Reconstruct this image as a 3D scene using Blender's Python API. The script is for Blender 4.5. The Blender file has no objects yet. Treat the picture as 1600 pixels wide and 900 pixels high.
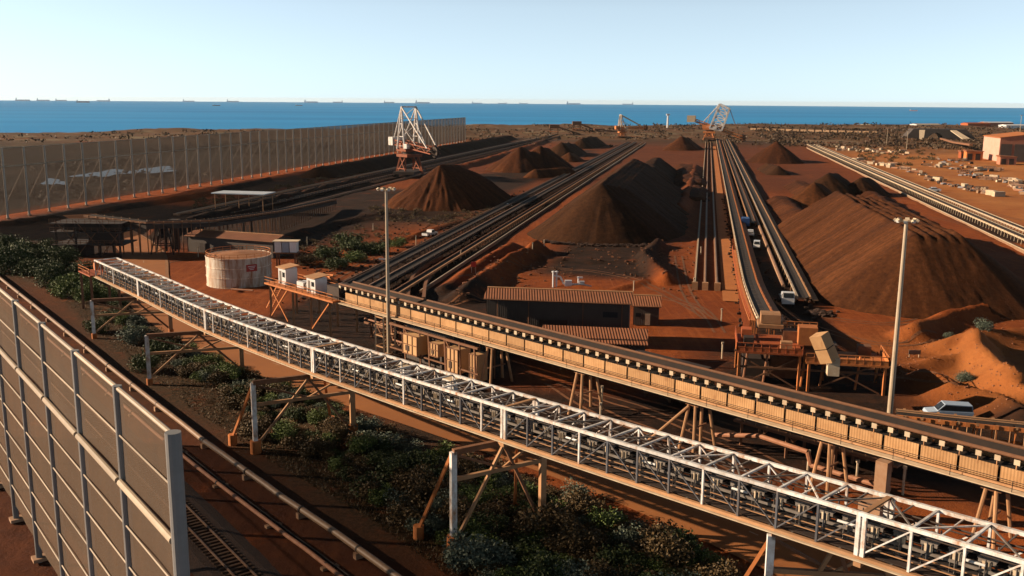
import bpy, bmesh, math, random
import numpy as np
from mathutils import Vector, Matrix, Quaternion
random.seed(7); rng = np.random.default_rng(7)
S = bpy.context.scene; COL = S.collection
# ------------------------------------------------------------------ camera, sky, sun, exposure
F = 1500.0; PITCH = math.radians(11.09); ROLL = math.radians(.43); H = 40.0
RM = Matrix.Rotation(math.pi/2-PITCH, 3, 'X') @ Matrix.Rotation(ROLL, 3, 'Z')
cd = bpy.data.cameras.new('camera'); cam = bpy.data.objects.new('camera', cd); COL.objects.link(cam)
cd.sensor_width = 36; cd.lens = 36*F/1600; cd.clip_start = .5; cd.clip_end = 120000
cam.location = (0, 0, H); cam.rotation_euler = RM.to_euler(); S.camera = cam
SUN_EL = math.radians(20.5); SUN_AZ = math.radians(6)        # azimuth: swung this far from -X towards +Y
sdir = Vector((-math.cos(SUN_AZ)*math.cos(SUN_EL), math.sin(SUN_AZ)*math.cos(SUN_EL), math.sin(SUN_EL)))
W = bpy.data.worlds.new('World'); S.world = W; W.use_nodes = True
wn = W.node_tree; bg = wn.nodes['Background']
sky = wn.nodes.new('ShaderNodeTexSky'); sky.sky_type = 'NISHITA'; sky.sun_disc = False
sky.sun_elevation = SUN_EL; sky.sun_rotation = math.atan2(sdir.x, sdir.y)
sky.altitude = 0; sky.air_density = .43; sky.dust_density = 0; sky.ozone_density = 4.5
hs = wn.nodes.new('ShaderNodeHueSaturation'); hs.inputs['Saturation'].default_value = .46; hs.inputs['Hue'].default_value = .465
tc_ = wn.nodes.new('ShaderNodeTexCoord'); sx = wn.nodes.new('ShaderNodeSeparateXYZ'); rp = wn.nodes.new('ShaderNodeValToRGB'); ml_ = wn.nodes.new('ShaderNodeMix'); ml_.data_type = 'RGBA'; ml_.blend_type = 'MULTIPLY'; ml_.inputs[0].default_value = 1
wn.links.new(tc_.outputs['Generated'], sx.inputs[0]); wn.links.new(sx.outputs['Z'], rp.inputs[0])       # sky dimmed towards the unseen zenith to weaken fill light in shade
for i_, (p_, v_) in enumerate(((0,.84),(.09,1.),(.3,.55),(.6,.30),(1,.24))):
    e_ = rp.color_ramp.elements[i_] if i_ < 1 else (rp.color_ramp.elements[-1] if i_ == 4 else rp.color_ramp.elements.new(p_)); e_.position = p_; e_.color = (v_,v_,v_,1)
wn.links.new(sky.outputs[0], hs.inputs['Color']); wn.links.new(hs.outputs[0], ml_.inputs[6]); wn.links.new(rp.outputs[0], ml_.inputs[7]); wn.links.new(ml_.outputs[2], bg.inputs[0]); bg.inputs[1].default_value = .084
sl = bpy.data.lights.new('sun', 'SUN'); sl.energy = 5.0; sl.angle = math.radians(.5); sl.color = (1, .77, .54)
so = bpy.data.objects.new('sun', sl); COL.objects.link(so); so.location = (-200, 50, 200)
so.rotation_euler = sdir.to_track_quat('Z', 'Y').to_euler()
vs = S.view_settings; vs.view_transform = 'Standard'; vs.look = 'None'; vs.exposure = 1.05; vs.gamma = 1; vs.use_curve_mapping = False
# ------------------------------------------------------------------ geometry of the view: survey points from the photograph
def ray(px, py): return RM @ Vector(((px-800)/F, (450-py)/F, -1))
def G(px, py, z=0.):
    d = ray(px, py); t = (z-H)/d.z; return Vector((d.x*t, d.y*t, z))
def DY(px, py, Y):
    d = ray(px, py); t = Y/d.y; return d*t + Vector((0, 0, H))
TH = math.radians(11.3); U2 = Vector((math.sin(TH), math.cos(TH), 0)); V2 = Vector((math.cos(TH), -math.sin(TH), 0))
def Y3(u, v, z=0.): return U2*u + V2*v + Vector((0, 0, z))          # stockyard axes: u along the rows, v across
def UV(px, py, z=0.):
    p = G(px, py, z); return p.dot(U2), p.dot(V2)
# ------------------------------------------------------------------ helpers
class MB:
    def __init__(s): s.v = []; s.f = []
    def add(s, vs, fs):
        o = len(s.v); s.v += [tuple(v) for v in vs]; s.f += [tuple(i+o for i in f) for f in fs]; return s
    def box(s, c, d, ax=None):
        c = Vector(c); X, Y, Z = [Vector(a) for a in (ax or ((1,0,0),(0,1,0),(0,0,1)))]
        a, b, e = d[0]/2, d[1]/2, d[2]/2
        vs = [c + X*i*a + Y*j*b + Z*k*e for k in (-1,1) for j in (-1,1) for i in (-1,1)]
        return s.add(vs, [(0,2,3,1),(4,5,7,6),(0,1,5,4),(2,6,7,3),(0,4,6,2),(1,3,7,5)])
    def beam(s, p, q, w, h=None, up=(0,0,1)):
        p, q = Vector(p), Vector(q); d = q-p; L = d.length
        if L < 1e-6: return s
        Z = d/L; X = Z.cross(Vector(up))
        if X.length < 1e-3: X = Z.cross(Vector((1,0,0)))
        X.normalize(); Y = X.cross(Z)
        return s.box((p+q)/2, (w, h or w, L), (X, Y, Z))
    def tube(s, p, q, r, n=8, r2=None):
        p, q = Vector(p), Vector(q); d = (q-p).normalized(); X = d.orthogonal().normalized(); Y = d.cross(X); r2 = r if r2 is None else r2
        vs = [p+(X*math.cos(2*math.pi*i/n)+Y*math.sin(2*math.pi*i/n))*r for i in range(n)] + \
             [q+(X*math.cos(2*math.pi*i/n)+Y*math.sin(2*math.pi*i/n))*r2 for i in range(n)]
        return s.add(vs, [(i, (i+1)%n, n+(i+1)%n, n+i) for i in range(n)] + [tuple(range(n))[::-1], tuple(range(n, 2*n))])
    def path(s, pts, r, n=8):
        for a, b in zip(pts[:-1], pts[1:]): s.tube(a, b, r, n)
        return s
    def extr(s, poly, vec):
        n = len(poly); vec = Vector(vec); P = [Vector(p) for p in poly]
        return s.add(P+[p+vec for p in P], [tuple(range(n))[::-1], tuple(range(n, 2*n))] + [(i, (i+1)%n, n+(i+1)%n, n+i) for i in range(n)])
    def ribbon(s, pts, prof):
        """sweep a closed profile [(side, up)] along pts, horizontal side vectors"""
        n = len(prof); vs = []
        for i, p in enumerate(pts):
            d = Vector(pts[min(i+1, len(pts)-1)]) - Vector(pts[max(i-1, 0)]); d.z = 0; d.normalize(); sd = Vector((d.y, -d.x, 0))
            vs += [Vector(p)+sd*a+Vector((0,0,b)) for a, b in prof]
        fs = [(i*n+j, i*n+(j+1)%n, (i+1)*n+(j+1)%n, (i+1)*n+j) for i in range(len(pts)-1) for j in range(n)]
        fs += [tuple(range(n)), tuple(range((len(pts)-1)*n, len(pts)*n))[::-1]]
        return s.add(vs, fs)
    def build(s, name, mat, parent=None, local=False, smooth=False, recalc=True):
        me = bpy.data.meshes.new(name)
        off = Vector((0, 0, 0))
        if not local:
            if parent is not None:
                p = parent
                while p is not None: off += p.location; p = p.parent
            else:
                A = np.array(s.v); off = Vector((float(A[:,0].mean()), float(A[:,1].mean()), float(A[:,2].min())))
        me.from_pydata([Vector(v)-off for v in s.v], [], s.f)
        if recalc:
            bm = bmesh.new(); bm.from_mesh(me); bmesh.ops.recalc_face_normals(bm, faces=bm.faces); bm.to_mesh(me); bm.free()
        me.materials.append(mat)
        if smooth: me.polygons.foreach_set('use_smooth', [True]*len(me.polygons))
        o = bpy.data.objects.new(name, me); COL.objects.link(o)
        if parent is not None: o.parent = parent
        elif not local: o.location = off
        return o
def tag(o, label=None, cat=None, group=None, kind=None):
    for k, v in (('label', label), ('category', cat), ('group', group), ('kind', kind)):
        if v: o[k] = v
    return o
def thing(name, loc, label, cat, group=None, rz=0.):
    o = bpy.data.objects.new(name, None); COL.objects.link(o); o.location = loc; o.rotation_euler = (0,0,rz); o.empty_display_size = .3
    return tag(o, label, cat, group)
def dup(o, loc=None, rz=None, sc=None, label=None, parent=None):
    c = o.copy(); COL.objects.link(c)
    if parent is not None: c.parent = parent
    for ch in o.children: dup(ch, parent=c)
    if loc is not None: c.location = loc
    if rz is not None: c.rotation_euler = (0,0,rz)
    if sc is not None: c.scale = (sc,)*3 if not hasattr(sc, '__len__') else sc
    if label: c['label'] = label
    return c
def repeat(root, name, mat, mbs, pos, n=100):
    """the n nearest of a repeated part as objects of their own, the rest as one stuff part"""
    order = sorted(range(len(mbs)), key=lambda i: (Vector(pos[i])-Vector((0,0,H))).length)
    for i in order[:n]: mbs[i].build(name, mat, root)
    if len(order) > n:
        m = MB()
        for i in order[n:]: m.add(mbs[i].v, mbs[i].f)
        tag(m.build(name, mat, root, recalc=False), kind='stuff')
def vnoise(x, y, seed=0):
    x = np.asarray(x, float); y = np.asarray(y, float); xi = np.floor(x).astype(np.int64); yi = np.floor(y).astype(np.int64)
    def h(a, b):
        n = (a*374761393 + b*668265263 + seed*974634777) & 0xffffffff
        n = ((n ^ (n >> 13))*1274126177) & 0xffffffff; n = n ^ (n >> 16); return (n & 0xffff)/65535.
    fx = x-xi; fy = y-yi; fx = fx*fx*(3-2*fx); fy = fy*fy*(3-2*fy)
    return (h(xi,yi)*(1-fx)+h(xi+1,yi)*fx)*(1-fy)+(h(xi,yi+1)*(1-fx)+h(xi+1,yi+1)*fx)*fy
def fbm(x, y, o=4, seed=0):
    r = 0; a = .5
    for i in range(o): r = r + a*(vnoise(x, y, seed+i)-.5); x = x*2.03; y = y*2.03; a *= .5
    return r
# ------------------------------------------------------------------ materials
def mat(name, c, c2=None, scale=.5, rough=.75, rust=None, rust_amt=.35, rscale=(1,1,.15), bump=0., bscale=6., spec=.3, metal=0., detail=6, wave=None, wd=.07):
    K_ = .9 if min(c) > .5 else .74
    c = [k*K_ for k in c]; c2 = [k*K_ for k in c2] if c2 else None; rust = [k*K_ for k in rust] if rust else None
    m = bpy.data.materials.new(name); m.use_nodes = True; nt = m.node_tree; N = nt.nodes; L = nt.links
    b = N['Principled BSDF']; b.inputs['Roughness'].default_value = rough; b.inputs['Specular IOR Level'].default_value = spec; b.inputs['Metallic'].default_value = metal
    g = N.new('ShaderNodeNewGeometry')
    n = N.new('ShaderNodeTexNoise'); n.inputs['Scale'].default_value = scale; n.inputs['Detail'].default_value = detail; n.inputs['Roughness'].default_value = .65
    L.new(g.outputs['Position'], n.inputs['Vector'])
    r = N.new('ShaderNodeMapRange'); r.inputs[1].default_value = .32; r.inputs[2].default_value = .68; L.new(n.outputs[0], r.inputs[0])
    mx = N.new('ShaderNodeMix'); mx.data_type = 'RGBA'; mx.inputs[6].default_value = (*c, 1); mx.inputs[7].default_value = (*(c2 or [k*.72 for k in c]), 1)
    L.new(r.outputs[0], mx.inputs[0]); out = mx.outputs[2]
    if rust:
        mp = N.new('ShaderNodeMapping'); mp.inputs['Scale'].default_value = rscale; L.new(g.outputs['Position'], mp.inputs[0])
        n2 = N.new('ShaderNodeTexNoise'); n2.inputs['Scale'].default_value = 1.3; n2.inputs['Detail'].default_value = 8; n2.inputs['Roughness'].default_value = .7; L.new(mp.outputs[0], n2.inputs[0])
        r2 = N.new('ShaderNodeMapRange'); r2.inputs[1].default_value = .72-rust_amt*.5; r2.inputs[2].default_value = .82-rust_amt*.3; L.new(n2.outputs[0], r2.inputs[0])
        m2 = N.new('ShaderNodeMix'); m2.data_type = 'RGBA'; L.new(r2.outputs[0], m2.inputs[0]); L.new(out, m2.inputs[6]); m2.inputs[7].default_value = (*rust, 1); out = m2.outputs[2]
    oi = N.new('ShaderNodeObjectInfo'); hv = N.new('ShaderNodeHueSaturation'); mr_ = N.new('ShaderNodeMapRange'); mr_.inputs[3].default_value = .80; mr_.inputs[4].default_value = 1.14
    L.new(oi.outputs['Random'], mr_.inputs[0]); L.new(mr_.outputs[0], hv.inputs['Value']); L.new(out, hv.inputs['Color']); out = hv.outputs[0]
    L.new(out, b.inputs['Base Color'])
    if bump:
        n3 = N.new('ShaderNodeTexNoise'); n3.inputs['Scale'].default_value = bscale; n3.inputs['Detail'].default_value = 5; L.new(g.outputs['Position'], n3.inputs[0])
        bp = N.new('ShaderNodeBump'); bp.inputs['Strength'].default_value = bump; bp.inputs['Distance'].default_value = .3; L.new(n3.outputs[0], bp.inputs['Height']); L.new(bp.outputs[0], b.inputs['Normal'])
    if wave:                                   # corrugated sheet: (scale, direction vector)
        mp = N.new('ShaderNodeVectorMath'); mp.operation = 'DOT_PRODUCT'; L.new(g.outputs['Position'], mp.inputs[0]); mp.inputs[1].default_value = wave[1]
        ml = N.new('ShaderNodeMath'); ml.operation = 'MULTIPLY'; ml.inputs[1].default_value = wave[0]; L.new(mp.outputs['Value'], ml.inputs[0])
        sn = N.new('ShaderNodeMath'); sn.operation = 'SINE'; L.new(ml.outputs[0], sn.inputs[0])
        bp = N.new('ShaderNodeBump'); bp.inputs['Strength'].default_value = 1; bp.inputs['Distance'].default_value = wd; L.new(sn.outputs[0], bp.inputs['Height']); L.new(bp.outputs[0], b.inputs['Normal'])
    return m
DUST = (.33,.135,.05)
M = {}
M['white'] = mat('dusty white paint', (.74,.74,.74), (.52,.49,.45), 1.6, .5, rust=(.36,.19,.10), rust_amt=.48, rscale=(.9,.9,.5))
M['tansteel'] = mat('dust coated steel', (.52,.29,.15), (.40,.20,.09), .8, .8)
M['hopper'] = mat('pale tan chute plate', (.62,.37,.18), (.50,.28,.13), .6, .7, rust=(.34,.16,.07), rust_amt=.25)
M['tanplate'] = mat('tan plate', (.62,.37,.18), (.52,.29,.13), .5, .75)
M['bluedark'] = mat('dark blue grey steel', (.09,.105,.135), (.13,.11,.10), 1.2, .6)
M['tansheet'] = mat('tan sheet cladding', (.60,.345,.16), (.44,.23,.095), .5, .75, rust=(.30,.13,.05), rust_amt=.30, rscale=(.7,.7,.25), wave=(22., (-.686,.7275,0)), wd=.008)
M['brownsteel'] = mat('brown dusty steel', (.26,.12,.06), (.16,.07,.035), 1., .8)
M['redsteel'] = mat('red oxide steel', (.50,.120,.035), (.32,.080,.026), 1.5, .75)
M['rustred'] = mat('rusty red machine steel', (.34,.095,.04), (.20,.06,.028), 1.2, .75)
M['orangesteel'] = mat('orange dusty steel', (.66,.225,.062), (.46,.15,.045), 1.2, .75)
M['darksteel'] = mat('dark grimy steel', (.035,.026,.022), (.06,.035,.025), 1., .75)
M['belt'] = mat('rubber belt', (.018,.015,.014), (.035,.022,.016), .6, .85)
M['greyplate'] = mat('grey idler cover', (.22,.20,.18), (.15,.12,.10), 2., .6)
M['cream'] = mat('cream painted steel', (.70,.58,.42), (.55,.40,.26), 1., .65)
M['rail'] = mat('steel rail', (.36,.22,.14), (.20,.10,.06), 1., .5)
M['concrete'] = mat('dusty concrete', (.40,.25,.16), (.32,.17,.09), 1., .9)
M['post'] = mat('galvanised grey post', (.25,.245,.24), (.20,.195,.19), .8, .5)
M['postfar'] = mat('tan grey post', (.62,.54,.45), (.52,.44,.36), .6, .6)
M['tubetan'] = mat('tan tube', (.50,.40,.29), (.40,.31,.22), .8, .5)
M['wall'] = mat('brown wall sheeting', (.085,.066,.056), (.070,.053,.044), .4, .7, wave=(20., (1,0,0)), wd=.012)
M['roof'] = mat('dusty red roof', (.27,.10,.045), (.20,.075,.035), .5, .8, wave=(14., (1,0,0)), wd=.03)
M['tank'] = mat('weathered tank', (.76,.70,.60), (.66,.57,.45), .5, .6, rust=(.36,.15,.06), rust_amt=.62, rscale=(.8,.8,.12))
M['tankroof'] = mat('dusty tank roof', (.38,.17,.075), (.30,.12,.05), .8, .85)
M['sign'] = mat('red sign', (.55,.05,.03), (.48,.04,.03), 2., .5)
M['glass'] = mat('dark window glass', (.02,.025,.03), (.03,.035,.04), 1., .1, spec=.5)
M['tyre'] = mat('tyre rubber', (.02,.02,.02), (.03,.025,.02), 3., .9)
M['carwhite'] = mat('white car paint', (.72,.72,.72), (.66,.64,.62), 1., .3, spec=.5)
M['carblue'] = mat('pale blue car paint', (.50,.62,.78), (.46,.56,.70), 1., .3, spec=.5)
M['blue'] = mat('blue container paint', (.03,.10,.32), (.04,.09,.25), 1., .5)
M['lamp'] = mat('lamp lens', (.7,.7,.68), (.6,.6,.58), 1., .2)
M['silver'] = mat('silver sheet roof', (.55,.60,.66), (.48,.52,.58), .3, .45)
M['pinkwall'] = mat('dusty pink sheeting', (.46,.20,.12), (.38,.15,.09), .3, .75)
M['shiphazed'] = mat('haze-paled ship hull', (.80,.84,.90), (.74,.79,.86), .01, .6)  # hull colour paled to stand in for sea haze
M['shipred'] = mat('ship hull red', (.40,.16,.12), (.36,.14,.11), .01, .6)
M['shipwhite'] = mat('ship white', (.75,.76,.78), (.7,.7,.72), .01, .6)
M['pipe'] = mat('tan pipeline', (.36,.23,.14), (.26,.15,.085), 1., .5)
M['rustpipe'] = mat('rusty pipeline', (.42,.20,.11), (.30,.12,.06), 1.5, .7)
M['sleeper'] = mat('concrete sleeper', (.15,.08,.045), (.10,.052,.03), 2., .9)
M['ballast'] = mat('dark ballast', (.035,.022,.017), (.09,.045,.028), 3., .95, bump=.6, bscale=9)
M['stem'] = mat('woody stem', (.12,.07,.04), (.08,.05,.03), 3., .9)
M['bluegrey'] = mat('blue grey steel', (.42,.48,.56), (.36,.40,.46), 1., .5)
M['timber'] = mat('weathered timber', (.42,.27,.16), (.30,.18,.10), 3., .9)
def leafmat(name, a, b):
    m = bpy.data.materials.new(name); m.use_nodes = True; N = m.node_tree.nodes; L = m.node_tree.links; p = N['Principled BSDF']
    g = N.new('ShaderNodeNewGeometry'); cr = N.new('ShaderNodeValToRGB'); cr.color_ramp.elements[0].color = (*a,1); cr.color_ramp.elements[1].color = (*b,1)
    L.new(g.outputs['Random Per Island'], cr.inputs[0]); L.new(cr.outputs[0], p.inputs['Base Color'])
    p.inputs['Roughness'].default_value = .65; p.inputs['Specular IOR Level'].default_value = .25; return m
LEAF = [leafmat('dark green leaves', (.016,.028,.008), (.062,.078,.022)), leafmat('grey green saltbush leaves', (.042,.058,.042), (.135,.16,.115)),
        leafmat('olive dry leaves', (.034,.023,.009), (.115,.072,.028)), leafmat('fresh green leaves', (.030,.052,.010), (.115,.15,.036))]
def meshmat(name, c, alpha):
    m = bpy.data.materials.new(name); m.use_nodes = True; N = m.node_tree.nodes; L = m.node_tree.links
    out = N['Material Output']; N.remove(N['Principled BSDF'])
    d = N.new('ShaderNodeBsdfDiffuse'); t = N.new('ShaderNodeBsdfTranslucent'); tr = N.new('ShaderNodeBsdfTransparent')
    g = N.new('ShaderNodeNewGeometry'); mp = N.new('ShaderNodeMapping'); mp.inputs['Scale'].default_value = (1,1,.22); L.new(g.outputs['Position'], mp.inputs[0])
    n = N.new('ShaderNodeTexNoise'); n.inputs['Scale'].default_value = .55; n.inputs['Detail'].default_value = 9; n.inputs['Roughness'].default_value = .7; L.new(mp.outputs[0], n.inputs[0])
    mx = N.new('ShaderNodeMix'); mx.data_type = 'RGBA'; mx.inputs[6].default_value = (*c,1); mx.inputs[7].default_value = (*[k*e_ for k, e_ in zip(c, (1.25,1.05,.85))],1); mx.inputs[6].default_value = (*[k*.78 for k in c],1); L.new(n.outputs[0], mx.inputs[0])
    L.new(mx.outputs[2], d.inputs[0]); L.new(mx.outputs[2], t.inputs[0])
    a = N.new('ShaderNodeMixShader'); a.inputs[0].default_value = .10; L.new(d.outputs[0], a.inputs[1]); L.new(t.outputs[0], a.inputs[2])
    b = N.new('ShaderNodeMixShader'); b.inputs[0].default_value = alpha; L.new(tr.outputs[0], b.inputs[1]); L.new(a.outputs[0], b.inputs[2]); L.new(b.outputs[0], out.inputs[0])
    return m
M['cloth'] = meshmat('dense shade mesh', (.115,.092,.076), .74)
M['clothfar'] = meshmat('open wind mesh', (.120,.102,.090), .80)
# ------------------------------------------------------------------ ground
def softbox(u, v, u0, u1, v0, v1, s):
    def e(x, a, b): return np.clip((x-a)/s+.5, 0, 1)*np.clip((b-x)/s+.5, 0, 1)
    return e(u, u0, u1)*e(v, v0, v1)
def segd(x, y, a, b):
    ax, ay = a; bx, by = b; dx, dy = bx-ax, by-ay; t = np.clip(((x-ax)*dx+(y-ay)*dy)/(dx*dx+dy*dy+1e-9), 0, 1)
    return np.hypot(x-ax-t*dx, y-ay-t*dy), t
BERMS = []            # (pixel polyline, height, side slope)
def berm(pts, h, sl=.7): BERMS.append(([G(*p) for p in pts], h, sl))
berm([(1425,528),(1480,505),(1545,490),(1610,478)], 2.6, .6)
berm([(1480,548),(1540,536),(1610,530)], 2.2, .5)
berm([(1405,585),(1460,572),(1530,562)], 1.6, .45)
berm([(1440,600),(1490,625),(1560,640),(1600,672)], 2.4, .5)
berm([(1530,562),(1545,590),(1575,622),(1610,640)], 3.2, .7)
berm([(720,470),(775,428),(838,394)], 3.0, .7)
berm([(690,455),(740,420),(800,385)], 1.4, .5)
berm([(838,394),(850,408),(930,412),(1000,410)], 1.0, .5)
berm([(1028,385),(1006,405),(1020,425),(1042,442)], 2.6, .8)
berm([(880,448),(960,455),(1010,440)], .8, .4)
berm([(540,395),(640,372),(740,340)], 1.2, .5)
berm([(560,345),(650,335),(760,335)], 1.0, .4)
berm([(430,380),(520,352),(600,335)], 1.6, .5)
berm([(640,430),(600,440),(560,450)], .8, .5)
berm([(1060,330),(1078,300),(1088,262)], 3.0, .6)
berm([(1088,380),(1092,330),(1096,280)], 1.2, .6)
berm([(1520,548),(1536,575),(1560,600),(1590,622)], 3.6, .8)
berm([(700,268),(760,252),(850,222)], 2.5, .4)
berm([(60,440),(130,430),(230,500),(330,560),(420,620),(540,700),(640,760),(760,840)], .9, .35)
berm([(230,370),(300,352),(430,318),(560,285)], 3.0, .6)
berm([(0,352),(120,338),(280,312),(420,282)], 1.8, .5)
def coastY(x): return np.interp(x, [-2500,-1500,-900,-508,-200,0,400,842,1500,2600], [500,700,860,1095,1420,1545,1660,1815,2000,2200])
def gheight(x, y):
    h = fbm(x*.03, y*.03, 3, 3)*1.0 + fbm(x*.16, y*.16, 3, 9)*.45 + fbm(x*.7, y*.7, 2, 5)*.16
    u = x*U2.x+y*U2.y; v = x*V2.x+y*V2.y
    for pts, bh, sl in BERMS:
        best = np.full(x.shape, 1e9)
        for a, b in zip(pts[:-1], pts[1:]): best = np.minimum(best, segd(x, y, (a.x,a.y), (b.x,b.y))[0])
        n = fbm(x*.13, y*.13, 4, 21)
        hh = bh*(1+n*.9) - best*sl*(1+n*.6); h = np.maximum(h, np.where(hh > 0, hh, -9)) if True else h
    # flat working strips
    fl = np.maximum(softbox(u, v, 120, 1000, -4, 23, 6), softbox(u, v, 140, 1000, -80, -56, 5)); h = h*(1-.85*fl)
    far = np.clip((y-880)/250, 0, 1); h = h + far*(fbm(x*.012, y*.012, 4, 40)*9 + 1.2)
    left = np.clip((-v-245)/60, 0, 1); h = h + left*(fbm(x*.02, y*.02, 4, 41)*4)
    # road grade
    for (a, b) in zip(ROADC[:-1], ROADC[1:]):
        d = segd(x, y, (a.x,a.y), (b.x,b.y))[0]; k = np.clip((8.5-d)/3, 0, 1); h = h*(1-k) - .05*k
    for (a, b) in zip(PIPEC[:-1], PIPEC[1:]):
        d = segd(x, y, (a.x,a.y), (b.x,b.y))[0]; k = np.clip((9-d)/4, 0, 1); h = h*(1-.9*k)
    c = coastY(x) + fbm(x*.01, x*0, 3, 77)*60
    k = np.clip((y-c)/45, 0, 1); h = h*(1-k) - 14*k
    return h
GRID = {}
def gz(x, y):
    if not GRID: return float(gheight(np.array([[x]]), np.array([[y]]))[0,0])
    Yr, t, Z = GRID['y'], GRID['t'], GRID['z']; i = min(max(int(np.searchsorted(Yr, y))-1, 0), len(Yr)-2); k = (y-Yr[i])/(Yr[i+1]-Yr[i]); tv = x/(y+45); j = min(max(int(np.searchsorted(t, tv))-1, 0), len(t)-2); m = (tv-t[j])/(t[j+1]-t[j])
    return float((Z[i,j]*(1-m)+Z[i,j+1]*m)*(1-k)+(Z[i+1,j]*(1-m)+Z[i+1,j+1]*m)*k)
def cat(pts, n=10):
    out = []
    for i in range(len(pts)-1):
        p0 = pts[max(i-1,0)]; p1 = pts[i]; p2 = pts[i+1]; p3 = pts[min(i+2,len(pts)-1)]
        for k in range(n):
            t = k/n; out.append(.5*((2*p1)+(p2-p0)*t+(2*p0-5*p1+4*p2-p3)*t*t+(3*p1-p0-3*p2+p3)*t**3))
    return out+[pts[-1]]
ROADC = cat([Vector(p) for p in ((-150,330,0),(-122,290,0),(-97,248,0),(-78,200,0),(-55,163,0),(-31,137,0),(-8,116.5,0),(10,99.5,0),(22.5,85,0),(34,70,0),(52,48,0),(75,20,0))], 8)
PIPEC = [Vector((-152,257,0)), G(0,440), G(285,672), G(600,900), Vector((16,42,0)), Vector((40,12,0))]
def build_ground():
    nr, nc = 660, 520
    Y = 12*np.exp(np.linspace(0, math.log(2500/12), nr)); Y = np.where(Y < 0, Y, Y)
    t = np.linspace(-1, 1, nc); t = np.sign(t)*(np.abs(t)*.62+np.abs(t)**3*.75)
    yy, tt = np.meshgrid(Y, t, indexing='ij'); xx = tt*(yy+45)
    zz = gheight(xx, yy); GRID.update(y=Y, t=t, z=zz)
    u = xx*U2.x+yy*U2.y; v = xx*V2.x+yy*V2.y
    ore = .60*softbox(u, v, 430, 1010, -150, 88, 60)
    ore = np.maximum(ore, .16*softbox(u, v, 150, 430, -150, 88, 40))
    for b in ((150,900,-79,-56,5),(155,1000,9,24,4),(165,1000,-185,-150,12),(235,420,-190,-95,30),(300,900,86,96,5),(215,520,-40,-8,10),(300,520,-125,-80,14),(500,800,-125,-80,30),(380,1000,-215,-185,10),(122,200,-78,-24,10),(118,160,0,30,10),(212,330,-226,-150,10),(100,130,-40,60,10)):  # ore spill zones; those under the tan conveyor paint its shade dark
        ore = np.maximum(ore, softbox(u, v, *b))
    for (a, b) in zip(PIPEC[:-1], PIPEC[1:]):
        d = segd(xx+9, yy+7, (a.x,a.y), (b.x,b.y))[0]; ore = np.maximum(ore, .75*np.clip((20-d)/6, 0, 1))  # dark soil by the pipelines, with the barrier's shade painted in
    tan = np.maximum(softbox(u, v, 150, 1010, 100, 460, 30), softbox(u, v, 100, 175, 30, 120, 20)*.6)
    scrub = np.clip((u-860)/120, 0, 1); scrub = np.maximum(scrub, np.clip((-v-242)/25, 0, 1)); scrub = np.maximum(scrub, .55*softbox(u, v, 830, 1200, 90, 460, 60))
    scrub = np.maximum(scrub, .55*softbox(u, v, 290, 350, -150, -72, 16))
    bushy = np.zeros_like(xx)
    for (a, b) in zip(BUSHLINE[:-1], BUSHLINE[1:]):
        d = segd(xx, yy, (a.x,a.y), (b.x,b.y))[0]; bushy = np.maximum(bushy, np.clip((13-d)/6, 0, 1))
    me = bpy.data.meshes.new('ground'); n = nr*nc
    me.vertices.add(n); me.vertices.foreach_set('co', np.stack([xx, yy, zz], -1).ravel())
    i = np.arange(nr-1)[:,None]*nc + np.arange(nc-1)[None,:]; q = np.stack([i, i+1, i+nc+1, i+nc], -1).reshape(-1, 4)
    me.loops.add(q.size); me.loops.foreach_set('vertex_index', q.ravel()); me.polygons.add(len(q))
    me.polygons.foreach_set('loop_start', np.arange(len(q))*4); me.polygons.foreach_set('loop_total', np.full(len(q), 4)); me.update(calc_edges=True)
    me.polygons.foreach_set('use_smooth', [True]*len(q))
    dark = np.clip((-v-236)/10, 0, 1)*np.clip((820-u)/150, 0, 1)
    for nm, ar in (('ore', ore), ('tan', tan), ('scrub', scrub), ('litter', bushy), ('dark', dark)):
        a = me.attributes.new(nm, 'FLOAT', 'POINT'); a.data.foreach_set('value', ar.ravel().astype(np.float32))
    me.materials.append(ground_mat()); o = bpy.data.objects.new('ground', me); COL.objects.link(o); return tag(o, kind='structure')
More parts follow.
